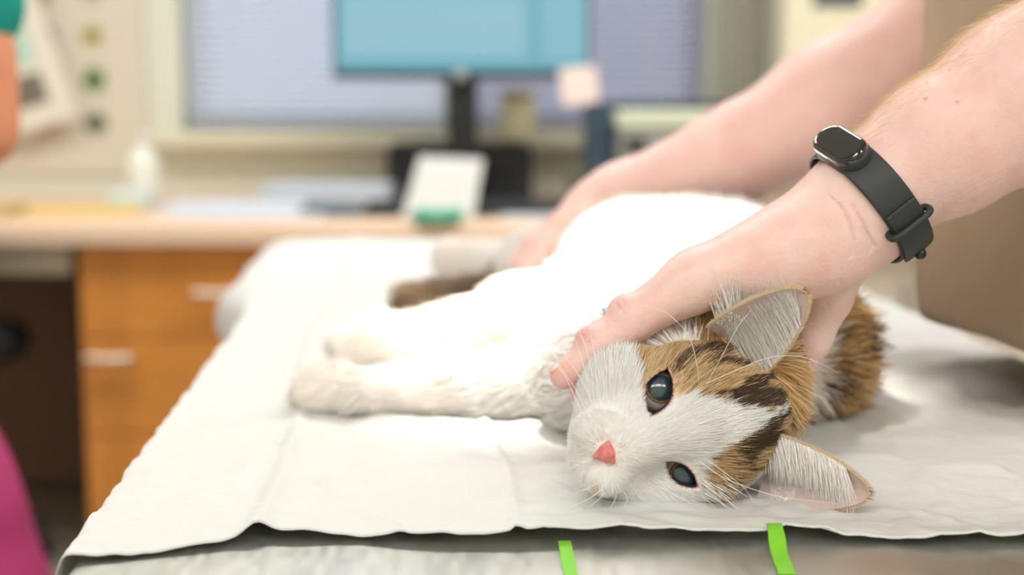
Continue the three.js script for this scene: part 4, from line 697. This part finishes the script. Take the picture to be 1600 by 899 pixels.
  const sh = part('shirt', sg, std(S(168, 146, 125), 0.9, { bumpMap: weave, bumpScale: 0.0005 }), body);
  for (const y of [1.12, 1.22, 1.32]) part('button', cyl(0.0055, 0.0055, 0.003).rotateZ(Math.PI / 2).translate(0.2555, y, -0.905), std(S(120, 100, 84), 0.4), sh);
  const tr = surface((x, y, z) => smax(smin(legs(x, y, z), ell(x, y, z, [0.635, 0.93, -0.91], [0.145, 0.13, 0.17]), 0.04) - 0.012 - 0.004 * fbm(x * 12, y * 9, z * 12), 0.06 - y, 0.01), [0.42, 0.04, -1.16], [0.84, 1.1, -0.66], 0.009); part('trousers', tr, std(S(70, 74, 84), 0.9), body);
  for (const z of [-1.01, -0.79]) part('shoe', surface((x, y, Z) => smax(cap(x, y, Z, [0.67, 0.05, z, 0.045], [0.5, 0.035, z, 0.04]), -y, 0.006), [0.44, -0.01, z - 0.07], [0.74, 0.12, z + 0.07], 0.006), std(S(230, 230, 228), 0.6), body);
  part('hair', surface(hair, [0.18, 1.48, -1.06], [0.48, 1.82, -0.78], 0.007), std(S(122, 92, 62), 0.8), body); addFace(body, hm);
  // finger nails
  const nail = (p, n, ax, w, l) => { const a = V(...ax).normalize(), u = V(...n).addScaledVector(a, -V(...n).dot(a)).normalize(), s = V().crossVectors(u, a); const g = new THREE.SphereGeometry(1, 20, 12).scale(w, 0.0011, l); g.applyMatrix4(new THREE.Matrix4().makeBasis(s, u, a).setPosition(...p)); part('fingernail', g, phys(S(236, 190, 176), 0.3, { clearcoat: 0.4 }), body); };
  nail([0.0208, 0.9155, -0.6735], [-0.72, 0.66, 0.2], [-0.8, -0.6, 0.1], 0.0036, 0.0042);
  nail([0.0305, 0.9, -0.687], [-0.95, 0.1, 0.1], [0.1, -0.9, 0.4], 0.005, 0.006);
  // arm hair: fair and fine, thicker along the back of the forearm
  const H = new Hairs(), r = rng(91), pk = sampler(g1, r), ax = V(-0.79, -0.61, 0.05).normalize();
  for (let i = 0; i < 26000 && H.c.length < 3 * 5200; i++) { const [p, n] = pk(); if (p.x < 0.135 || p.y < 0.97) continue; const dorsal = n.dot(V(-0.61, 0.78, -0.1)); const inBand = Math.abs((p.x - 0.1750) * 0.787 + (p.y - 0.9965) * 0.611) < 0.0105; if (inBand) continue; const dens = p.x < 0.165 ? 0.25 * sstep(0.5, 0.9, dorsal) : mix(0.03, 1, sstep(0.6, 0.92, dorsal)); if (r() > dens) continue;
    const d = ax.clone().multiplyScalar(0.7).add(V(r() - 0.5, r() - 0.5, r() - 0.5).multiplyScalar(0.7)); d.addScaledVector(n, -d.dot(n)).normalize(); const lift = 0.25 + 0.5 * r() * (0.3 + 0.7 * sstep(0.4, 0.9, dorsal)); const dir = d.multiplyScalar(Math.cos(lift)).addScaledVector(n, Math.sin(lift)).normalize(); H.add(p, dir, n, (0.005 + 0.008 * r()) * (p.x < 0.165 ? 0.6 : 1), mix3(lin(226, 188, 132), lin(248, 228, 190), r())); }
  H.build('arm_hair', hairShape(0.0052, 0.3), body, 'fine fair hair on the forearm');
}
// --- ring and fitness band
{
  const F = HAND.fingers[1], a = V(F[0][0], F[0][1], F[0][2]), b = V(F[1][0], F[1][1], F[1][2]), ax = b.clone().sub(a).normalize(), p = a.clone().lerp(b, 0.8), g = thing('finger_ring', 'thin silver ring with a small stone on the finger', 'ring', p.toArray());
  const q = new THREE.Quaternion().setFromUnitVectors(V(0, 0, 1), ax);
  part('band', new THREE.TorusGeometry(0.0117, 0.0011, 10, 48).applyQuaternion(q), std(S(214, 212, 206), 0.18, { metalness: 1 }), g);
  const out = V(-0.55, 0.8, 0.25).addScaledVector(ax, -V(-0.55, 0.8, 0.25).dot(ax)).normalize();
  part('stone', new THREE.OctahedronGeometry(0.0026, 1).translate(...out.clone().multiplyScalar(0.0128).toArray()), phys(S(190, 210, 230), 0.05, { clearcoat: 1, metalness: 0.3 }), g);
  part('setting', cyl(0.0024, 0.0016, 0.002).applyQuaternion(new THREE.Quaternion().setFromUnitVectors(V(0, 1, 0), out)).translate(...out.clone().multiplyScalar(0.0118).toArray()), std(S(214, 206, 190), 0.2, { metalness: 1 }), g);
}
{
  const C = V(0.1750, 0.9965, -0.7000), A = V(0.0394, 0.0306, -0.0042).normalize(), e1 = V(-0.613, 0.79, 0).addScaledVector(A, -V(-0.613, 0.79, 0).dot(A)).normalize(), e2 = V().crossVectors(e1, A); if (e2.z < 0) e2.negate();
  const dirAt = (f) => e1.clone().multiplyScalar(Math.cos(f)).addScaledVector(e2, Math.sin(f)), rad = (f) => { const d = dirAt(f); let m = 0; for (const k of [-0.008, 0, 0.008]) { const o = C.clone().addScaledVector(A, k).addScaledVector(d, 0.08), q = onSkin(nearArm, o.toArray(), d.clone().negate().toArray()); m = Math.max(m, V(...q).sub(C).dot(d)); } return m; };
  const N = 96, R0 = Array.from({ length: N }, (_, i) => rad(i / N * 2 * Math.PI)), R1 = R0.map((_, i) => { let s = 0, w = 0; for (let k = -5; k <= 5; k++) { s += R0[(i + k + N) % N]; w++; } return Math.max(s / w, R0[i]); });
  const R = (f) => { const x = ((f / (2 * Math.PI)) % 1 + 1) % 1 * N, i = Math.floor(x); return mix(R1[i % N], R1[(i + 1) % N], x - i) + 0.0004; };
  const ribbon = (f0, f1, off, width, th, n, taper = 0) => { // a strap with rounded edges from angle f0 to f1
    const pos = [], idx = [], prof = []; for (let k = 0; k < 16; k++) { const t = k / 16 * 2 * Math.PI, c = Math.cos(t), s = Math.sin(t); prof.push([Math.sign(c) * Math.pow(Math.abs(c), 0.35), Math.sign(s) * Math.pow(Math.abs(s), 0.5)]); }
    for (let i = 0; i <= n; i++) { const t = i / n, f = mix(f0, f1, t), d = dirAt(f), e = taper ? Math.sqrt(Math.max(0.02, 1 - Math.pow(sstep(0.6, 1, t) * 0.995, 2))) : 1, w = width * e; for (const [a, b] of prof) { const p = C.clone().addScaledVector(d, R(f) + off + th / 2 + b * th / 2).addScaledVector(A, a * w / 2); pos.push(p.x, p.y, p.z); } }
    for (let i = 0; i < n; i++) for (let k = 0; k < 16; k++) { const a = 16 * i + k, b = 16 * i + (k + 1) % 16; idx.push(a, a + 16, b, b, a + 16, b + 16); }
    for (let k = 1; k < 15; k++) { idx.push(0, k, k + 1); const e = 16 * n; idx.push(e, e + k + 1, e + k); }
    const g = new THREE.BufferGeometry(); g.setAttribute('position', new THREE.Float32BufferAttribute(pos, 3)); g.setIndex(idx); g.computeVertexNormals(); return g;
  };
  const g = thing('fitness_band', 'black rubber fitness band with a glossy oval display on the wrist', 'wristband'), rubber = std(S(46, 50, 50), 0.55, { bumpMap: grainTex, bumpScale: 0.00004 });
  const M0 = 0.45;
  part('strap', ribbon(0, 2 * Math.PI, 0, 0.0185, 0.0021, 128), rubber, g);
  part('strap_end', ribbon(1.75, 3.1, 0.0023, 0.0172, 0.0019, 40, 1), rubber, g, 'free end of the strap');
  // display capsule
  const d = dirAt(M0), tang = V().crossVectors(A, d).normalize(), rr = R(M0), L = 0.035, Wd = 0.0178;
  const capsule = (l, w, h, bev) => new THREE.ExtrudeGeometry(roundedShape(w, l, w * 0.49), { depth: h, bevelEnabled: true, bevelSize: bev, bevelThickness: bev, bevelSegments: 6, curveSegments: 20 });
  const basis = new THREE.Matrix4().makeBasis(A, tang, V().crossVectors(A, tang).multiplyScalar(V().crossVectors(A, tang).dot(d) > 0 ? 1 : -1)).setPosition(C.clone().addScaledVector(d, rr - 0.001));
  if (basis.determinant() < 0) basis.multiply(new THREE.Matrix4().makeScale(-1, 1, 1));
  part('holder', capsule(L - 0.002, Wd - 0.003, 0.003, 0.0018).applyMatrix4(basis), rubber, g);
  const disp = capsule(L - 0.005, Wd - 0.0052, 0.0014, 0.0026).translate(0, 0, 0.0038).applyMatrix4(basis);
  part('display', disp, phys(S(14, 15, 18), 0.06, { clearcoat: 1, clearcoatRoughness: 0.02 }), g, 'glossy black display');
  // loop round both layers of the strap
  const lf = 2.02, ld = dirAt(lf), lt = V().crossVectors(A, ld).normalize(), pts = []; for (let k = 0; k < 40; k++) { const t = k / 40 * 2 * Math.PI, c = Math.cos(t), s = Math.sin(t), x = 0.0114 * Math.sign(c) * Math.pow(Math.abs(c), 0.45), y = 0.0036 * Math.sign(s) * Math.pow(Math.abs(s), 0.6); pts.push(C.clone().addScaledVector(ld, R(lf) + 0.0026 + y).addScaledVector(A, x).toArray()); }
  part('loop', tube(pts, 0.00165, 120, 12, true), rubber, g);
  const bf = 2.75; part('stud', new THREE.SphereGeometry(0.003, 16, 12).translate(...C.clone().addScaledVector(dirAt(bf), R(bf) + 0.0048).toArray()), std(S(60, 62, 64), 0.3, { metalness: 0.8 }), g);
}
// --- person at the left edge in green and magenta
{
  const body = thing('person', 'person in a teal top and magenta trousers standing at the left', 'person');
  const hm = new THREE.Matrix4().makeRotationFromEuler(new THREE.Euler(0.3, Math.PI / 2, 0, 'YXZ')).setPosition(-0.86, 1.6, -1.72), { f: hf, hair } = headShape(hm);
  const arm = (x, y, z) => chain(x, y, z, [[-0.70, 1.34, -1.6, 0.055], [-0.590, 1.09, -1.572, 0.0475], [-0.583, 1.01, -1.56, 0.045], [-0.74, 0.96, -1.42, 0.036], [-0.78, 0.94, -1.32, 0.03], [-0.8, 0.93, -1.26, 0.026]]);
  const arm2 = (x, y, z) => chain(x, y, z, [[-0.86, 1.34, -1.94, 0.055], [-0.93, 1.04, -1.99, 0.044], [-0.92, 0.86, -1.94, 0.033], [-0.91, 0.78, -1.92, 0.026]]);
  const hand = (x, y, z, p, d) => { let v = 1e9; for (let k = 0; k < 4; k++) v = smin(v, chain(x, y, z, [[p[0], p[1], p[2], 0.022], [p[0] + d[0] * 0.05 + (k - 1.5) * 0.012 * d[3], p[1] + d[1] * 0.05, p[2] + d[2] * 0.05 + (k - 1.5) * 0.018 * d[4], 0.012], [p[0] + d[0] * 0.12 + (k - 1.5) * 0.014 * d[3], p[1] + d[1] * 0.11, p[2] + d[2] * 0.12 + (k - 1.5) * 0.02 * d[4], 0.008]]), 0.004); return smin(v, chain(x, y, z, [[p[0], p[1], p[2], 0.016], [p[0] + d[0] * 0.03 + 0.04 * d[3], p[1] + d[1] * 0.04, p[2] + d[2] * 0.03 + 0.04 * d[4], 0.011], [p[0] + d[0] * 0.06 + 0.05 * d[3], p[1] + d[1] * 0.08, p[2] + d[2] * 0.06 + 0.05 * d[4], 0.009]]), 0.006); };
  const trunk = (x, y, z) => { let d = chain(x, y, z, [[-0.90, 0.95, -1.76, 0.12], [-0.90, 1.25, -1.77, 0.12]]); d = smin(d, cap(x, y, z, [-0.78, 1.36, -1.62, 0.055], [-0.86, 1.36, -1.92, 0.055]), 0.08); return smin(d, cap(x, y, z, [-0.88, 1.38, -1.76, 0.055], [-0.865, 1.54, -1.73, 0.05]), 0.03); };
  const legs = (x, y, z) => smin(chain(x, y, z, [[-0.83, 0.94, -1.66, 0.105], [-0.60, 0.47, -1.5, 0.084], [-0.72, 0.1, -1.52, 0.045]]), chain(x, y, z, [[-0.9, 0.94, -1.84, 0.11], [-0.9, 0.5, -1.86, 0.075], [-0.92, 0.1, -1.86, 0.045]]), 0.04);
  const tone = skinTone(lin(226, 152, 112), lin(214, 132, 96));
  const g1 = paint(surface((x, y, z) => smin(smin(arm(x, y, z), hand(x, y, z, [-0.8, 0.93, -1.26], [-0.5, -0.2, 0.85, 0.85, 0.5]), 0.01), smin(arm2(x, y, z), hand(x, y, z, [-0.91, 0.78, -1.92], [0.1, -1, 0.1, 0.2, 0.9]), 0.01), 0.01), [-1.04, 0.6, -2.1], [-0.5, 1.42, -1.08], 0.005), tone);
  const g2 = paint(surface((x, y, z) => smin(smin(trunk(x, y, z), hf(x, y, z), 0.02), legs(x, y, z), 0.04), [-1.08, 0.05, -2.05], [-0.48, 1.76, -1.38], 0.0085), tone);
  const all = mergeGeometries([g1, g2]); planarUV(all, (x, y, z) => [(z + x) * 6, y * 6]); part('body', all, skinMat(), body);
  const fold = (x, y, z) => 0.008 * fbm(x * 10, y * 6, z * 10);
  const top = (x, y, z) => { let d = chain(x, y, z, [[-0.90, 0.84, -1.76, 0.15], [-0.90, 1.25, -1.77, 0.145]]); d = smin(d, cap(x, y, z, [-0.78, 1.36, -1.62, 0.07], [-0.86, 1.36, -1.92, 0.07]), 0.08); const s = Math.min(cap(x, y, z, [-0.705, 1.35, -1.6, 0.078], [-0.604, 1.145, -1.578, 0.066]), cap(x, y, z, [-0.86, 1.35, -1.93, 0.078], [-0.90, 1.15, -1.965, 0.068])); d = smin(d, s, 0.03) - fold(x, y, z); d = smax(d, 0.8 - y, 0.008); d = smax(d, -cap(x, y, z, [-0.88, 1.38, -1.76, 0.062], [-0.865, 1.6, -1.73, 0.08]), 0.006); const cut = 1.105 - y; return smax(d, x > -0.71 && z > -1.68 || z < -1.93 ? cut : -1, 0.008); };
  part('scrub_top', surface(top, [-1.1, 0.76, -2.1], [-0.5, 1.48, -1.46], 0.0075), std(S(0, 150, 138), 0.85), body);
  part('trousers', surface((x, y, z) => smax(smax(legs(x, y, z) - 0.014 - 0.009 * fbm(x * 11, y * 7, z * 11) - 0.003 * Math.sin(y * 60 + x * 30), 0.06 - y, 0.01), y - 0.99, 0.01), [-1.08, 0.04, -2.04], [-0.44, 1.02, -1.36], 0.0075), std(S(180, 52, 110), 0.85), body);
  for (const [x0, z] of [[-0.74, -1.52], [-0.94, -1.86]]) part('shoe', surface((x, y, Z) => smax(cap(x, y, Z, [x0, 0.05, z, 0.045], [x0 + 0.17, 0.035, z, 0.04]), -y, 0.006), [x0 - 0.06, -0.01, z - 0.07], [x0 + 0.24, 0.12, z + 0.07], 0.006), std(S(235, 235, 232), 0.6), body);
  part('hair', surface(hair, [-1.02, 1.44, -1.86], [-0.70, 1.78, -1.58], 0.007), std(S(74, 54, 42), 0.8), body); addFace(body, hm);
}
console.log('people done');
scene.traverse((o) => { if (o.isMesh) { o.castShadow = true; o.receiveShadow = true; } if (o.isLight && o.shadow && !o.isRectAreaLight) o.castShadow = true; });
renderer.render(scene, camera);
